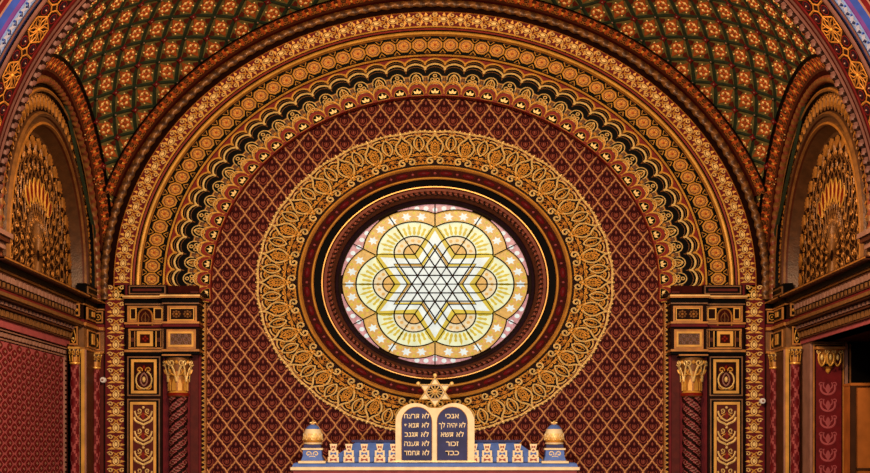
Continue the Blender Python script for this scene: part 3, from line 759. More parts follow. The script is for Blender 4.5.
# ---- corner piers and pilasters (built for the left, mirrored to the right)
def frame_box(b, x0, x1, z0, z1, yf, depth, outer, inner, w=.03, inset=.02):   # framed panel facing the nave
    b.box(x0, x1, yf, yf+depth, z0, z1, inner)
    for q in ((x0, x1, z1-w, z1), (x0, x1, z0, z0+w), (x0, x0+w, z0+w, z1-w), (x1-w, x1, z0+w, z1-w)): b.box(q[0], q[1], yf-inset, yf+.01, q[2], q[3], outer)
def zz(py, d=0.): return H+(455-py)/S*(D-d)/D
def xx(px, d=0.): return (px-435)/S*(D-d)/D
def helix(p, q_):
    p %= 1
    if p < .1 or .5 < p < .6: return 'pink'
    if .1 < p < .5: return 'mauve' if (q_*2) % 1 < .3 else 'wine'
    return 'umber'
def pier(m):
    mr = m > 0; nm = 'left' if m < 0 else 'right'
    b = MB()
    # core
    b.box(xx(127), xx(197.5), .12, .6, 0, ZC, 'oxblood'); b.box(xx(126), xx(162), 0.02, .2, 0, zz(355), 'umber'); b.box(xx(160), xx(200), .10, .2, 0, zz(352), 'crimson')
    b.box(xx(190), xx(197.8), .05, .5, 0, ZC-.1, 'wine')
    # cornice above and string courses
    for x0, x1, yf in ((126, 166, 0.0), (165, 200, -.16)):
        X0, X1 = xx(x0), xx(x1)
        b.box(X0, X1, yf+.02, .5, zz(353), zz(296), 'umber')
        for p0, p1, pr, mm in ((299.2, 296, .12, 'gold_deep'), (297.6, 296.6, .13, 'gold_pale'), (303.5, 299.2, .06, 'black'), (305, 303.5, .04, 'gold_old'), (324.5, 322.6, .06, 'gold_deep'), (327.5, 324.5, .03, 'crimson'), (352.2, 350, .06, 'gold_deep'), (355, 352.2, .03, 'black')):  # upper black strip paints the shadow below the gold cornice lip
            b.box(X0-pr*.3, X1+pr*.3, yf-pr, .5, zz(p0), zz(p1), mm)
    b.box(xx(128), xx(167), -.03, .3, zz(296), zz(285), 'umber'); b.box(xx(167), xx(206), -.06, .45, zz(296.5), zz(293.5), 'umber')
    pr = struct(b.build('trim_9' if m < 0 else 'trim_10', mirror=mr), 'panelled %s pilaster beside the trellis wall' % nm)
    def P(name, fn, parent=pr): q = MB(); fn(q); return q.build(name, parent, mirror=mr)
    # plinth with recessed bar
    def f1(q):
        frame_box(q, xx(129.5), xx(166), zz(294.5), zz(286), -.035, .02, 'gold_old', 'black', .018); q.box(xx(133), xx(162), -.055, -.03, zz(291.5), zz(289), 'wine')
    P('bar_panel', f1)
    # upper frieze, pilaster side: frame with arched niche
    def f2(q):
        frame_box(q, xx(127.5), xx(165), zz(322), zz(306), -.0, .02, 'gold_deep', 'black', .03)
        frame_box(q, xx(130), xx(137), zz(320), zz(308), -.02, .02, 'gold', 'umber', .02); frame_box(q, xx(154), xx(163), zz(320), zz(308), -.02, .02, 'gold', 'umber', .02)
        M = lambda u, v, h: (xx(145.7)+u/S, -.03-h/S, zz(326)+v/S)
        q.fill([(-7, 0)]+arc(0, 9, 7, 8, 180, 0, 10)+[(7, 0)], M, 'oxblood', 1)
        q.rib([(-7, 0)]+arc(0, 9, 7, 8, 180, 0, 12)+[(7, 0)], 1.6, M, 'gold_deep', 1.5, 1)
        for s_ in (1, -1): q.rib([(s_*u, v) for u, v in bez((0, 2), (5, 3), (5, 10), (0, 13), 8)], 1, M, 'gold_old', 1, 1); q.rib([(s_*u, v) for u, v in spi(2.2, 6, .4, 2.2, 0, 400, 10)], .9, M, 'bronze', 1, 1)
        q.rib([(0, 1), (0, 14)], 1, M, 'gold_old', 1, 1)
    P('niche_panel', f2)
    def f3(q):
        frame_box(q, xx(167.5, .16), xx(197, .16), zz(322, .16), zz(306, .16), -.165, .02, 'gold_deep', 'black', .03); frame_box(q, xx(170, .16), xx(194.5, .16), zz(320.5, .16), zz(308, .16), -.17, .02, 'gold', 'umber', .016)
        M = lambda u, v, h: (xx(182, .16)+u/S, -.175-h/S, zz(314.2, .16)+v/S)
        for s_ in (-1, 1):
            for k in range(8): q.dome(s_*5.6+3.4*cos(pi/4*k), 2.9*sin(pi/4*k), 1.4, 1.3, M, 'gold_old', 1.2, 0, 6)
            q.dome(s_*5.6, 0, 1.8, 1.6, M, 'gold_deep', 1.6, 0, 6)
    P('rosette_panel', f3)
    # lower frieze
    def f4(q):
        frame_box(q, xx(128.5), xx(164), zz(349), zz(329), -.0, .02, 'gold_deep', 'black', .025)
        frame_box(q, xx(137.5), xx(153.5), zz(346.5), zz(331.5), -.03, .03, 'gold', 'oxblood', .05, .03)
        M = lambda u, v, h: (xx(145.5)+u/S, -.032-h/S, zz(339)+v/S)
        for k in range(4): q.dome(2*cos(pi/2*k), 2*sin(pi/2*k), 1.5, 1.5, M, 'red', 1.2, 0, 6)
        for x_ in (129.8, 155.8):
            q.box(xx(x_), xx(x_+6), -.05, 0, zz(347), zz(331.5), 'umber'); q.box(xx(x_+.4), xx(x_+1.4), -.065, 0, zz(347), zz(331.5), 'gold'); q.box(xx(x_+1.5), xx(x_+5.4), -.06, 0, zz(342), zz(338), 'brown'); q.box(xx(x_+5.2), xx(x_+6), -.06, 0, zz(347), zz(331.5), 'gold_deep')
    P('square_panel', f4)
    def f5(q):
        frame_box(q, xx(166.8, .16), xx(196, .16), zz(349, .16), zz(329.5, .16), -.165, .02, 'gold_deep', 'black', .03); frame_box(q, xx(168.5, .16), xx(194, .16), zz(347, .16), zz(331.5, .16), -.18, .02, 'gold', 'bronze', .035)
        for i in range(6):
            for j in range(3): 
                M = lambda u, v, h: (xx(172.7+3.4*i, .16)+u/S, -.182-h/S, zz(335.7+3.6*j, .16)+v/S)
                q.rib(circ(0, 0, 1.3, 6), .7, M, 'gold_old' if (i+j) % 2 else 'mauve', .8, 0, True)
    P('fretwork_panel', f5)
    # tall panels of the pilaster
    def f6(q):
        frame_box(q, xx(127.5), xx(160.5), zz(396), zz(356.5), .0, .03, 'gold_old', 'black', .02); frame_box(q, xx(131.5), xx(157), zz(393.5), zz(359.5), -.02, .03, 'gold', 'umber', .045)
        M = lambda u, v, h: (xx(144.2)+u/S, -.03-h/S, zz(377)+v/S)
        q.fill([(-8, -13), (8, -13), (8, 13), (-8, 13)], M, 'oxblood', .4)
        for s_ in (1, -1):
            q.rib([(s_*u, v) for u, v in bez((0, -12), (11, -10), (9, 3), (3, 5), 10)], 1.5, M, 'gold_pale', 1.4, .4); q.rib([(s_*u, v) for u, v in bez((0, -9), (4, -7), (5, 0), (0, 4), 8)], 1.5, M, 'mauve', 1.4, .4)
            q.rib([(s_*u, v) for u, v in spi(4.5, 7, .6, 3, 180, 560, 12)], 1.2, M, 'gold', 1.2, .4); q.rib([(s_*u, v) for u, v in bez((2, -12), (6, -13), (8, -11), (7, -8), 6)], 1.1, M, 'gold', 1.2, .4)
        q.dome(0, 9.5, 1.6, 2.2, M, 'red', 1.5, .4, 8); q.dome(0, -2.5, 1.8, 3, M, 'gold_pale', 1.5, .4, 8)
    P('shield_panel', f6)
    def f7(q):
        frame_box(q, xx(127.5), xx(160), 0, zz(399), .0, .03, 'gold_old', 'black', .02); frame_box(q, xx(130.5), xx(156.5), 0, zz(402), -.02, .03, 'gold', 'wine', .045)
    tp = P('tall_panel', f7)
    for j in range(4):
        def f8(q):
            M = lambda u, v, h: (xx(143.5)+u/S, -.022-h/S, zz(416+20*j)+v/S)
            for s_ in (1, -1):
                q.rib([(s_*u, v) for u, v in bez((0, -9), (3, -6), (9, -7), (9, -1), 8)], 2.0, M, 'gold_pale', 1.3); q.rib([(s_*u, v) for u, v in bez((0, -5), (4, -3), (8, -1), (8.6, 5), 8)], 1.7, M, 'cream', 1.3)
                q.rib([(s_*u, v) for u, v in spi(4.2, 5.2, .5, 2.8, -90, 300, 12)], 1.2, M, 'gold_pale', 1.2); q.rib([(s_*u, v) for u, v in bez((0, 2), (3, 2), (5, 0), (6, -3), 6)], 1.1, M, 'gold', 1.2)
            q.fill([(0, -4), (2.2, 0), (0, 4.5), (-2.2, 0)], M, 'red', 1.2); q.dome(0, 8.5, 1.5, 1.5, M, 'cream', 1.2, 0, 6)
        P('damask_motif', f8, tp)
    # gold zigzag edging beside the trellis
    def f9(q):
        q.box(xx(198.5, -.3), xx(205.5, -.3), .30, .52, 0, zz(301), 'umber'); q.box(xx(198.5, -.3), xx(199.3, -.3), .27, .5, 0, zz(301), 'gold_deep'); q.box(xx(204.8, -.3), xx(205.6, -.3), .27, .5, 0, zz(301), 'gold_deep')
        M = lambda u, v, h: (xx(202, -.3)+u/S, .30-h/S, v/S)
        for i in range(64):
            v = (zz(303)-.08*i/1.)*S
            if v < 300: break
            q.rib([(-2.6, v), (0, v-1.2), (2.6, v)], 1.3, M, 'gold', .9); q.rib([(-2.6, v-2.4), (0, v-1.2)], .8, M, 'gold_pale', .9); q.rib([(2.6, v-2.4), (0, v-1.2)], .8, M, 'gold_pale', .9)
    tag(P('zigzag_edging', f9), kind='stuff')
    # ---- twisted column (a thing of its own)
    cx, cy = xx(178.6), -.03; r = 9.0/S
    root = empty('column', (m*abs(cx), cy, 0))
    tag(root, 'twisted dark red column with gold leaf capital at the %s end of the trellis wall' % nm, 'column', 'large twisted columns')
    og = (m*abs(cx), cy, 0)
    def part(name, fn, parent=root): q = MB(); fn(q); return q.build(name, parent, mirror=mr, origin=og)
    def sh(q):
        z0, z1 = .5, zz(396); n = 420; ns = 32; rows = []
        for i in range(n+1):
            z = z0+(z1-z0)*i/n; row = []
            for k in range(ns):
                t = 2*pi*k/ns; w = r*(1+.07*cos(4*(t-z*8.7))); row.append((cx+w*cos(t), cy+w*sin(t), z))
            rows.append(row)
        q.grid(rows, lambda a, c: helix(c/ns*4-(z0+(z1-z0)*a/n)*8.7*4/(2*pi), c/ns*4+(z0+(z1-z0)*a/n)*9), True, closed=True)
    part('shaft', sh)
    def ring(q): q.turn([(r, zz(397)), (r*1.22, zz(396)), (r*1.25, zz(394.5)), (r*1.1, zz(393)), (r*.98, zz(391.5))], cx, cy, ['gold_deep', 'red', 'red', 'gold'])
    part('neck_ring', ring)
    def cap(q):
        q.turn([(r*.98, zz(392)), (r*1.0, zz(380)), (r*1.12, zz(372)), (r*1.42, zz(361)), (r*1.3, zz(358))], cx, cy, ['gold_deep', 'gold_deep', 'gold_old', 'gold_old'])
        for k in range(10):
            a = 2*pi*k/10; c_, s_ = cos(a), sin(a)
            M = lambda u, v, h: (cx+c_*(r*1.03+h/S)-s_*u/S, cy+s_*(r*1.03+h/S)+c_*u/S, zz(391)+v/S)
            q.fill([(-1.9, 0), (1.9, 0), (2.1, 6), (0, 12), (-2.1, 6)], M, 'gold', .8)
        for a in (-90, -35, -145, 0, 180):
            c_, s_ = cos(radians(a)), sin(radians(a))
            M = lambda u, v, h: (cx+c_*(r*1.1+h/S+max(0, v-8)*.0026)-s_*u/S, cy+s_*(r*1.1+h/S+max(0, v-8)*.0026)+c_*u/S, zz(384)+v/S)
            for s2 in (1, -1):
                q.rib([(s2*u, v) for u, v in bez((0, 2), (2, 10), (3, 16), (5.5, 18), 7)], 2.0, M, 'gold_pale', 1.6, 1); q.rib([(s2*u, v) for u, v in spi(5.2, 20.5, .6, 3.4, -90, 330, 14)], 1.5, M, 'gold_pale', 1.6, 1.2); q.rib([(s2*u, v) for u, v in bez((0, 8), (4, 8), (7, 10), (7.5, 14), 6)], 1.4, M, 'gold', 1.4, 1)
            q.dome(0, 21, 2, 2.2, M, 'gold', 1.8, 1, 8)
    part('capital', cap)
    def aba(q): q.box(cx-r*1.55, cx+r*1.55, cy-r*1.35, .12, zz(358), zz(355.5), 'black'); q.box(cx-r*1.6, cx+r*1.6, cy-r*1.4, .12, zz(356.5), zz(355.2), 'gold_deep')
    part('abacus', aba)
    def base(q): q.turn([(r*1.9, 0), (r*1.9, .25), (r*1.5, .3), (r*1.55, .4), (r*1.2, .45), (r, .5)], cx, cy, 'gold_old')
    part('base', base)
    # ---- corner pier with stepped returns
    c = MB()
    c.box(-6.1, -5.63, -1.05, .4, 0, zx(2.55), 'mauve' if False else 'brown'); c.box(xx(97), xx(105), -.02, .4, 0, zx(2.9), 'umber'); c.box(-6.1, -5.79, -1.45, -1.0, 0, zx(2.5), 'brown')
    for z0, z1, p, mm in ((2.50, 2.55, .13, 'brown'), (2.515, 2.535, .145, 'gold_deep'), (2.43, 2.5, .04, 'black'), (2.405, 2.43, .03, 'gold_deep'), (2.17, 2.405, .0, 'umber'), (2.12, 2.17, .02, 'crimson'), (2.07, 2.12, .06, 'gold_deep'), (2.045, 2.07, .03, 'brown'), (1.70, 2.045, .012, 'gold_old'), (1.69, 1.72, .03, 'gold_deep')):
        c.box(-6.1, -5.63+p, -1.07-p, .3, zx(z0), zx(z1), mm); c.box(-5.63, xx(105), -.06-p, .3, zx(z0), zx(z1), mm)
        c.box(-6.1, -5.79+p, -1.40-p, -1., zx(z0), zx(z1), mm)
    cp = struct(c.build('trim_11' if m < 0 else 'trim_12', mirror=mr), 'stepped corner pier with gold blocks at the %s corner' % nm)
    def Q(name, fn, parent=cp): q = MB(); fn(q); return q.build(name, parent, mirror=mr)
    # carved blocks: two heights, on the three faces
    def blk(x0, x1, y, z0, z1, kind):
        def fn(q):
            frame_box(q, x0, x1, z0, z1, y, .03, 'gold_deep', 'black', .022)
            M = lambda u, v, h: ((x0+x1)/2+u/S, y-h/S, (z0+z1)/2+v/S); w = (x1-x0)*S/2-2; hh = (z1-z0)*S/2-2
            if kind == 0:
                for k in (-.5, .5): q.rib(circ(k*w, 0, min(w*.45, hh), 8), 1, M, 'gold', 1, 0, True); q.dome(k*w, 0, 1, 1, M, 'gold', 1, 0, 6)
            else:
                for s_ in (1, -1): q.rib([(s_*u, v) for u, v in bez((0, -hh), (w*1.3, -hh*.5), (w*.9, 0), (0, hh), 8)], 1.1, M, 'gold', 1.1)
                q.dome(0, -hh*.4, w*.4, w*.5, M, 'gold_pale', 1, 0, 8)
        return fn
    Q('carved_block', blk(xx(87.5), xx(104), -.07, zx(2.19), zx(2.39), 0)); Q('carved_block', blk(xx(91), xx(101.5), -.08, zx(1.74), zx(2.03), 1))
    Q('carved_block', blk(xx(71, 1.43), xx(80, 1.43), -1.43, zx(2.19), zx(2.39), 0)); Q('carved_block', blk(xx(68.5, 1.43), xx(78, 1.43), -1.43, zx(1.74), zx(2.03), 1))
    def sideb(q):   # blocks on the return face
        for z0, z1 in ((2.19, 2.39), (1.74, 2.03)):
            q.box(-5.60, -5.63, -.25, -.85, zx(z0), zx(z1), 'gold_deep'); q.box(-5.585, -5.63, -.31, -.79, zx(z0+.03), zx(z1-.03), 'black')
            q.box(-5.57, -5.6, -.45, -.65, zx(z0+.06), zx(z1-.06), 'gold')
    Q('return_block', sideb)
    def plin(q):
        frame_box(q, xx(94), xx(105), zx(2.60), zx(2.78), -.05, .06, 'gold_old', 'black', .02); q.box(xx(97), xx(102), -.07, -.04, zx(2.66), zx(2.72), 'wine')
        q.box(-5.60, -5.75, -.12, -1.0, zx(2.56), zx(2.76), 'black'); q.box(-5.585, -5.61, -.2, -.92, zx(2.6), zx(2.72), 'gold_old'); q.box(-5.575, -5.6, -.26, -.86, zx(2.63), zx(2.69), 'black')
    Q('plinth_block', plin)
    def gs(q): q.box(xx(83.5, .95), xx(86.8, .95), -1.13, -1.07, 0, zx(1.69), 'gold'); q.box(xx(82.2, .95), xx(83.5, .95), -1.1, -1.07, 0, zx(1.69), 'umber'); q.box(xx(86.8, .95), xx(88.3, .95), -1.1, -1.07, 0, zx(1.69), 'mauve'); q.box(xx(79.5, 1.3), xx(82, 1.3), -1.48, -1.44, 0, zx(1.69), 'mauve'); q.box(xx(100.5), xx(104), -.05, 0, 0, zx(1.69), 'wine')
    Q('gold_fillet', gs)
    # colonnettes
    for px, d, which in ((74.8, 1.54, 'outer'), (95.4, 1.02 if False else .18, 'inner')):
        x, y = xx(px, d), -d; rc = 4.4/S*(D-d)/D; og2 = (m*abs(x), y, 0)
        cr = empty('colonnette', og2)
        tag(cr, 'slim patterned colonnette with gold capital, %s of the pair in the %s corner' % (which, nm), 'column', 'slim corner colonnettes')
        def cpart(name, fn): q = MB(); fn(q); return q.build(name, cr, mirror=mr, origin=og2)
        def s1(q):
            n = 300; ns = 16; rows = [[(x+rc*(1+.05*cos(3*(2*pi*k/ns-zq*9)))*cos(2*pi*k/ns), y+rc*(1+.05*cos(3*(2*pi*k/ns-zq*9)))*sin(2*pi*k/ns), zq) for k in range(ns)] for zq in [.4+(zx(1.43)-.4)*i/n for i in range(n+1)]]
            q.grid(rows, lambda a, c: 'pink' if (c+a/2.2) % 5.333 < 1.1 or (c-a/2.2) % 5.333 < 1.1 else 'crimson', True, closed=True)
        cpart('shaft', s1)
        def s2(q):
            q.turn([(rc, zx(1.42)), (rc*1.25, zx(1.435)), (rc*1.2, zx(1.455)), (rc*.95, zx(1.46)), (rc*1.0, zx(1.54)), (rc*1.35, zx(1.66)), (rc*1.3, zx(1.67))], x, y, ['gold', 'gold', 'gold_deep', 'gold_deep', 'bronze', 'gold_deep'], 14)
            for k in range(8):
                a = 2*pi*k/8; c_, s_ = cos(a), sin(a)
                M = lambda u, v, h: (x+c_*(rc*1.02+h/S+v*.0018)-s_*u/S, y+s_*(rc*1.02+h/S+v*.0018)+c_*u/S, zx(1.47)+v/S)
                q.rib([(-1.4, 0), (-1.4, 6)], 1.0, M, 'gold', 1); q.rib(spi(0, 8.5, .4, 2.2, -90, 300, 10), 1.1, M, 'gold', 1.2); q.dome(0, 10.5, 1, 1, M, 'gold_pale', 1, 0, 5)
            q.box(x-rc*1.3, x+rc*1.3, y-rc*1.3, y+rc*1.3, zx(1.665), zx(1.695), 'gold')
        cpart('capital', s2)
        def s3(q): q.turn([(rc*1.25, 0), (rc*1.25, .2), (rc*1.12, .3), (rc, .4)], x, y, 'gold_old', 14)
        cpart('base', s3)
    # detector disc
    px, py = (102.8, 380) if m < 0 else (435-(763-435)+.3, 401)
    x, y, z = PX(px, py, .12); r_ = 2.9/S
    dr = empty('smoke_detector', (m*abs(x), y, z)); tag(dr, 'small white round detector on the %s corner pier' % nm, 'detector', 'white detectors')
    def disc(name, R, y0, y1, mm, fn=None):
        q = MB(); rows = [[(x+R*k*cos(2*pi*i/16), yy, z+R*k*sin(2*pi*i/16)) for i in range(16)] for k, yy in ((1, y1), (1, y0), (.75, y0-.01))]
        q.grid(rows, mm, True, closed=True); q.quad(rows[-1][::-1], mm); return q.build(name, dr, mirror=mr, origin=(m*abs(x), y, z))
    disc('housing', r_, y-.02, y+.07, 'white'); disc('sensor_cap', r_*.4, y-.04, y-.02, 'mauve')
pier(-1); pier(1)

# ---- right opening: jamb panel, dark loge, wooden cabinet
d = 1.98; b = MB()
b.box(5.79, 8.2, -d+.5, -d, 0, zx(1.745), 'mauve')
b.box(5.79, 8.2, -1.2, -6.5, zx(1.745), zx(1.79), 'oxblood')
b.box(8.2, 8.3, -1.0, -7.5, 0, zx(2.), 'void'); b.box(6.37, 8.2, -d-.003, -d-.05, 0, zx(1.745), 'void'); b.box(5.79, 8.3, -6.4, -6.5, 0, zx(1.745), 'void')
jamb = struct(b.build('trim_13'), 'crimson panelled jamb of the dark opening in the right wall')
X = lambda px: xx(px, d)
b = MB(); frame_box(b, X(812.5), X(843.5), 0, zz(344, d), -d-.02, .02, 'gold_deep', 'umber', .022); b.box(X(815.5), X(841), -d-.03, -d, 0, zz(346, d), 'crimson'); b.box(X(810), X(846), -d-.1, -d, zz(343.5, d), zz(339, d), 'gold_old'); b.box(X(811), X(845), -d-.12, -d, zz(342, d), zz(340.5, d), 'gold'); b.box(X(844.5), X(847.5), -d-.03, -d, 0, zz(344, d), 'mauve'); b.box(X(848.5), X(850), -d-.06, -d, 0, zz(344, d), 'gold_old')
jp = b.build('crimson_panel', jamb)
b = MB(); M = lambda u, v, h: (X(827.5)+u/S, -d-.03-h/S, v/S)
b.fill([(0, -5), (2.5, -1), (1.5, 3), (0, 5), (-1.5, 3), (-2.5, -1)], M, 'rose_damask', .4)
for s_ in (1, -1):
    b.rib([(s_*u, v) for u, v in bez((0, -5), (5, -5), (8, -1), (6, 4), 8)], 1.8, M, 'rose_damask', .5); b.rib([(s_*u, v) for u, v in spi(6.5, 4, .4, 2.2, 180, 500, 9)], 1.0, M, 'rose_damask', .5); b.rib([(s_*u, v) for u, v in bez((1, 0), (4, 0), (5, 3), (3.5, 6), 6)], 1.2, M, 'rose_damask', .5)
em = b.data('damask_motif')
for j in range(6):
    o = bpy.data.objects.new('damask_motif', em); COL.objects.link(o); o.parent = jp; o.location = (0, 0, zz(389+16.6*j, d))
b = MB(); xc = X(827.5); y = -d-.03
b.turn([(.0, zz(374, d)), (.03, zz(372, d)), (.05, zz(369, d)), (.09, zz(367, d)), (.1, zz(364, d)), (.14, zz(357, d)), (.18, zz(350, d))], xc, y, ['gold', 'gold', 'gold_deep', 'umber', 'gold', 'gold_deep'], 14)
for s_ in (-1, 0, 1):
    M = lambda u, v, h: (xc+s_*.12+u/S, y-.17+abs(s_)*.05-h/S, zz(360, d)+v/S)
    for s2 in (1, -1): b.rib([(s2*u, v) for u, v in bez((0, -6), (3, -4), (4, 2), (2.5, 6), 7)], 1.6, M, 'gold', 1.4); b.rib([(s2*u, v) for u, v in spi(2.6, 7, .4, 2.2, 0, 400, 9)], 1.1, M, 'gold_pale', 1.4)
    b.dome(0, 2, 1.5, 3, M, 'gold_pale', 1.2, 0, 8)
b.box(xc-.22, xc+.22, y-.2, y+.05, zz(350, d), zz(347.5, d), 'gold_deep')
b.build('bracket_capital', jamb)
# cabinet
d2 = 2.5; x0, x1 = xx(850.5, d2), xx(884, d2); top = zz(383, d2)
cab = empty('wooden_cabinet', ((x0+x1)/2, -d2, 0)); tag(cab, 'honey coloured wooden cabinet in the dark opening at the right edge', 'cabinet')
og = ((x0+x1)/2, -d2, 0)
b = MB(); b.box(x0, x1, -d2+.02, -d2+.4, 0, top-.02, 'wood'); b.build('body', cab, origin=og)
b = MB(); b.box(x0+.11, x1-.05, -d2-.0, -d2+.03, 0, top-.1, 'wood'); b.build('panel', cab, origin=og)
b = MB(); b.box(x0, x0+.07, -d2-.03, -d2+.03, 0, top, 'dark_wood'); b.build('stile', cab, origin=og)
b = MB(); b.box(x0-.01, x1, -d2-.035, -d2+.42, top-.04, top, 'wood'); b.build('top_rail', cab, origin=og)
b = MB(); b.box(x0+.09, x1, -d2-.02, -d2+.02, zz(470, d2), zz(468, d2), 'dark_wood'); b.build('lower_rail', cab, origin=og)

# ================================================================== THE ARK
DA = 1.4; AY = -DA
def AX(px): return xx(px, DA)
def AZ(py): return zz(py, DA)
ark = empty('torah_ark', (0, AY, 0)); tag(ark, 'blue and cream ark top with stepped cresting below the rose window', 'ark')
AO = (0, AY, 0)
def apart(name, fn, parent=None): q = MB(); fn(q); return q.build(name, parent or ark, origin=AO)
def body(q):
    q.box(AX(298), AX(572), AY+.15, AY+1.25, 0, AZ(474), 'pink')
    for x0 in (300, 360, 420, 480, 540): q.box(AX(x0), AX(x0+30), AY+.08, AY+.2, 0, AZ(474), 'ark_cream')
apart('body', body)
def ledge(q):
    prof = [(0, 474), (.12, 473), (.14, 470.5), (.2, 470), (.2, 467.3), (.16, 466.8), (.12, 463.5), (.06, 462.6), (-.3, 462.4)]
    prof = [(p*.55, q0) for p, q0 in prof]
    mm = ['pink', 'pink', 'ark_cream', 'ark_cream', 'ark_cream', 'ark_blue', 'ark_blue', 'ark_blue']
    L0, L1 = AX(298), AX(572)
    for j in range(len(prof)-1):
        (p0, y0), (p1, y1) = prof[j:j+2]; z0, z1 = AZ(y0), AZ(y1)
        q.grid([[(L0-p0, AY+1.2, z0), (L0-p0, AY-p0, z0), (L1+p0, AY-p0, z0), (L1+p0, AY+1.2, z0)], [(L0-p1, AY+1.2, z1), (L0-p1, AY-p1, z1), (L1+p1, AY-p1, z1), (L1+p1, AY+1.2, z1)]], mm[j], False)
    q.quad([(L0, AY-.0, AZ(462.4)), (L1, AY-.0, AZ(462.4)), (L1, AY+1.2, AZ(462.4)), (L0, AY+1.2, AZ(462.4))], 'ark_blue')
apart('ledge', ledge)
def roof(q):
    zb, zt = AZ(462), AZ(442); y0, y1 = AY+.2, AY+1.0
    B_ = [(AX(326), y0, zb), (AX(546), y0, zb), (AX(546), y1, zb), (AX(326), y1, zb)]; T_ = [(AX(354), y0+.3, zt), (AX(519), y0+.3, zt), (AX(519), y1-.1, zt), (AX(354), y1-.1, zt)]
    for i in range(4): q.quad([B_[i], B_[(i+1) % 4], T_[(i+1) % 4], T_[i]], 'ark_blue')
    q.quad(T_, 'navy'); q.box(AX(350), AX(523), y0+.27, y1, zt, zt+.035, 'navy')
apart('roof', roof)
def merlon():
    q = MB(); M = L3(0)
    out = [(-5.6, 0), (5.6, 0), (5.6, 5.6), (4.4, 5.6), (4.4, 6.2), (5, 6.2), (5, 12), (2.6, 12), (2.6, 13), (3.8, 18.5), (-3.8, 18.5), (-2.6, 13), (-2.6, 12), (-5, 12), (-5, 6.2), (-4.4, 6.2), (-4.4, 5.6), (-5.6, 5.6)]
    i = len(q.v); q.fill(out, M, 'ark_cream', 2.5)
    for v, w, mm in ((2.7, 3.6, 'pink'), (8.9, 3.2, 'ark_blue'), (15.5, 2.1, 'pink')):
        q.fill([(-w, v-1.7), (0, v-.3), (w, v-1.7), (w*.9, v+1.6), (0, v+.3), (-w*.9, v+1.6)], M, mm, .4, 2.5); 
    for v in (5.9, 12.2): q.fill([(-1.6, v-.6), (1.6, v-.6), (0, v+1.6)], M, 'pink', .4, 2.5)
    q.quad([M(u, v, 0) for u, v in out][::-1], 'ark_cream')
    return q.data('merlon')
mm_ = merlon()
ka = (D-DA)/D
for px in (333, 348.5, 364, 379.5, 393.5, 477, 487.3, 502.5, 518, 533.8):
    if px == 477: px = 474
    o = bpy.data.objects.new('merlon', mm_); COL.objects.link(o); o.parent = ark; o.location = (AX(px), .14, AZ(462.4)); o.scale = (ka*.98, ka, ka)
# finials
def finial(px):
    x = AX(px); y = AY+.12; f = lambda r, py: (r*ka/S, AZ(py))
    def ped(q):
        def sq(w0, p0, w1, p1, m_):
            w0, w1 = w0*ka/S, w1*ka/S; z0, z1 = AZ(p0), AZ(p1)
            q.grid([[(x-w0, y-w0, z0), (x+w0, y-w0, z0), (x+w0, y+w0, z0), (x-w0, y+w0, z0)], [(x-w1, y-w1, z1), (x+w1, y-w1, z1), (x+w1, y+w1, z1), (x-w1, y+w1, z1)]], m_, False, closed=True)
        sq(13.5, 463.3, 13.5, 461.2, 'ark_cream'); sq(13.5, 461.2, 11, 460.6, 'ark_cream'); sq(11, 460.6, 9.4, 456, 'ark_blue'); sq(9.4, 456, 9.2, 450, 'ark_blue'); sq(10.4, 450, 10.6, 448.3, 'ark_cream'); sq(10.6, 448.3, 8.6, 447.9, 'ark_cream'); sq(8.6, 447.9, 8.4, 444.6, 'navy')
        M = lambda u, v, h: (x+u*ka/S, y-9.5*ka/S-h/S, AZ(454.5)+v*ka/S)
        for s_ in (1, -1): q.rib([(s_*u, v) for u, v in spi(3.8, .6, .6, 2.9, 180, 560, 14)], 1.1, M, 'ark_cream', .8); q.rib([(s_*u, v) for u, v in bez((0, -2), (2, -1), (3, -3), (5, -3.4), 6)], 1.0, M, 'ark_cream', .8)
    p = apart('pedestal', ped)
    def dome(q):
        q.turn([f(8.6, 444.6), f(9.3, 443.8), f(9.3, 442.6), f(8.5, 442), f(8.8, 441.4), f(9.7, 440.4), f(10, 437.5), f(9.3, 433.5), f(7.6, 429), f(5.2, 426), f(2.6, 424.4), f(0, 424)], x, y, ['gold_pale', 'ark_cream', 'gold_deep', 'gold', 'gold', 'gold', 'gold_pale', 'ark_cream', 'ark_blue', 'ark_blue', 'ark_cream'], 20)
        for k in range(10):
            a = 2*pi*k/10; c_, s_ = cos(a), sin(a)
            M = lambda u, v, h: (x+c_*((9.9-v*.12)*ka/S+h/S)-s_*u*ka/S, y+s_*((9.9-v*.12)*ka/S+h/S)+c_*u*ka/S, AZ(440)+v*ka/S)
            q.rib([(-3, 0), (0, 5.5), (3, 0)], 1.1, M, 'gold_pale', .8); q.rib([(-3, 6.4), (0, 1), (3, 6.4)], .9, M, 'ark_cream', .8)
    dm_ = apart('dome', dome)
    def knob(q): q.turn([f(1.2, 424.5), f(2.4, 423.6), f(1, 422.6), f(1.4, 421.6), f(0, 420.4)], x, y, 'gold_pale', 10); q.box(x-3*ka/S, x+3*ka/S, y-.01, y+.01, AZ(423), AZ(422), 'gold_pale')
    apart('knob', knob)
finial(312.3); finial(554.8)
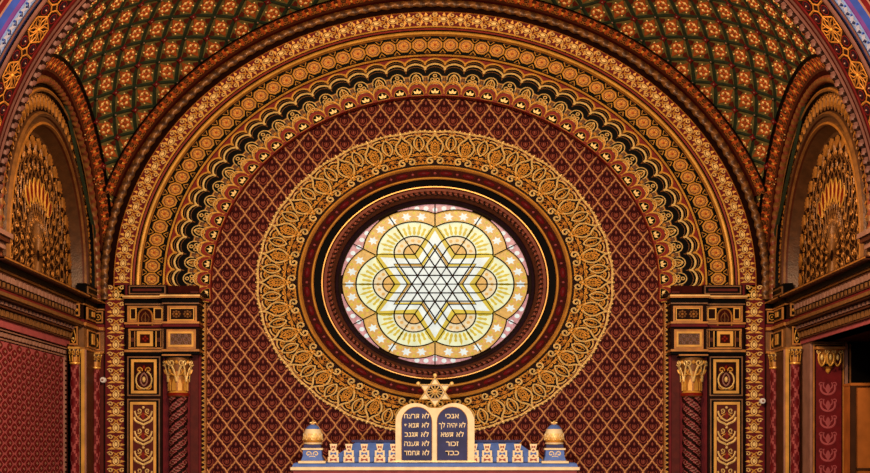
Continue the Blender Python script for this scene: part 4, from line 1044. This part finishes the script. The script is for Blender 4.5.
# tablets of the law
TY = AY-.0
tab = empty('tablets', (0, TY, AZ(463))); tag(tab, 'pair of round topped navy tablets with gold Hebrew lines in a cream frame', 'tablets')
def tpart(name, fn, parent=tab): q = MB(); fn(q); return q.build(name, parent, origin=(0, TY, AZ(463)))
TM = lambda u, v, h: ((u-435)/S*ka, TY-h/S, AZ(v))
def tf(q):
    out = [(395.5, 462.2), (395.5, 422)] + [(u, v) for u, v in arc(415.5, 422, 20, -19, 180, 50, 12)] + [(432, 408), (438, 408)] + [(u, v) for u, v in arc(454.5, 422, 20, -19, 130, 0, 12)] + [(474.5, 462.2)]
    q.fill([(u, -v) for u, v in out], lambda u, v, h: TM(u, -v, h), 'ark_cream', 3, -3)
    q.fill([(394, -462.2), (476, -462.2), (476, -460.6), (394, -460.6)], lambda u, v, h: TM(u, -v, h), 'gold_pale', 4, -3)
tpart('frame', tf)
LINES = [['לא תרצח', 'לא תנאף', 'לא תגנב', 'לא תענה', 'לא תחמד'], ['אנכי', 'לא יהיה לך', 'לא תשא', 'זכור', 'כבד']]
WID = [[25, 24.5, 24, 25, 25], [13.5, 26.5, 23, 12.5, 13.5]]
for q_, xc in ((0, 416.8), (1, 452.2)):
    def slab(q):
        out = [(xc-14.8, 460), (xc-14.8, 421.5)] + arc(xc, 421.5, 14.8, -14.2, 180, 0, 14) + [(xc+14.8, 421.5), (xc+14.8, 460)]
        neg = [(u, -v) for u, v in out]
        q.fill(neg, lambda u, v, h: TM(u, -v, h), 'navy', .6, 3); q.rib(neg, 1.1, lambda u, v, h: TM(u, -v, h), 'gold_deep', 1.2, 3, True)
    sl = tpart('tablet', slab)
    for j, t in enumerate(LINES[q_]):
        cu_ = bpy.data.curves.new('text', 'FONT'); cu_.body = t[::-1]; cu_.align_x = 'CENTER'; cu_.align_y = 'CENTER'; cu_.size = .112; cu_.extrude = .004; cu_.offset = .0015
        to = bpy.data.objects.new('inscription', cu_); COL.objects.link(to)
        bpy.context.view_layer.update()
        me = bpy.data.meshes.new_from_object(to.evaluated_get(bpy.context.evaluated_depsgraph_get()))
        bpy.data.objects.remove(to); me.materials.clear(); me.materials.append(MATS['ark_cream'])
        xs = [v.co.x for v in me.vertices]; w = max(xs)-min(xs); s_ = WID[q_][j]/S*ka/w
        o = bpy.data.objects.new('inscription', me); COL.objects.link(o); o.parent = sl; o['kind'] = 'stuff'
        o.rotation_euler = (pi/2, 0, 0); o.scale = (s_, 1, 1)
        o.location = ((xc-435)/S*ka-s_*(max(xs)+min(xs))/2, -(3.8)/S, AZ(416.2+9.2*j)-AZ(463))
# star on top
st = empty('star_of_david', (0, TY, AZ(409))); tag(st, 'gold six pointed star with ball tips standing on the tablets', 'star')
def spart(name, fn): q = MB(); fn(q); return q.build(name, st, origin=(0, TY, AZ(409)))
SM = lambda u, v, h: (u/S*ka, TY-h/S, AZ(392)+v*K/S*ka)
def s_out(q):
    pts = [((17.6 if i % 2 == 0 else 10.4)*sin(pi*i/6), (17.6 if i % 2 == 0 else 10.4)*cos(pi*i/6)) for i in range(12)]
    q.fill(pts, SM, 'ark_cream', 2, -2)
    for t in (0, pi):
        tri = [(17.2*sin(t+2*pi*k/3), 17.2*cos(t+2*pi*k/3)) for k in range(3)]
        q.rib(tri, 2.2, SM, 'gold_pale', 1.4, 2, True)
spart('hexagram', s_out)
def s_in(q):
    q.fill(circ(0, 0, 8.2, 6), SM, 'umber', .3, 2)
    for k in range(12): a = pi*k/6; q.rib([(0, 0), (7.6*cos(a), 7.6*sin(a))], .9 if k % 2 else 1.2, SM, 'gold_pale', 1, 2.3)
    q.dome(0, 0, 1.8, 1.8, SM, 'gold', 1.5, 2.3, 8)
spart('rosette', s_in)
for k in (0, 1, 5):
    def ball(q):
        a = pi/3*k; cx, cz = 19.4*sin(a), 19.4*cos(a); c = SM(cx, cz, 0); R = 2.2/S*ka
        q.turn([(R*sin(pi*i/6), -R*cos(pi*i/6)) for i in range(7)], c[0], c[1], 'gold_pale', 10, c[2])
    spart('ball_tip', ball)
print('objects', len(bpy.data.objects), 'tris', sum(len(o.data.polygons) for o in bpy.data.objects if o.type == 'MESH'))
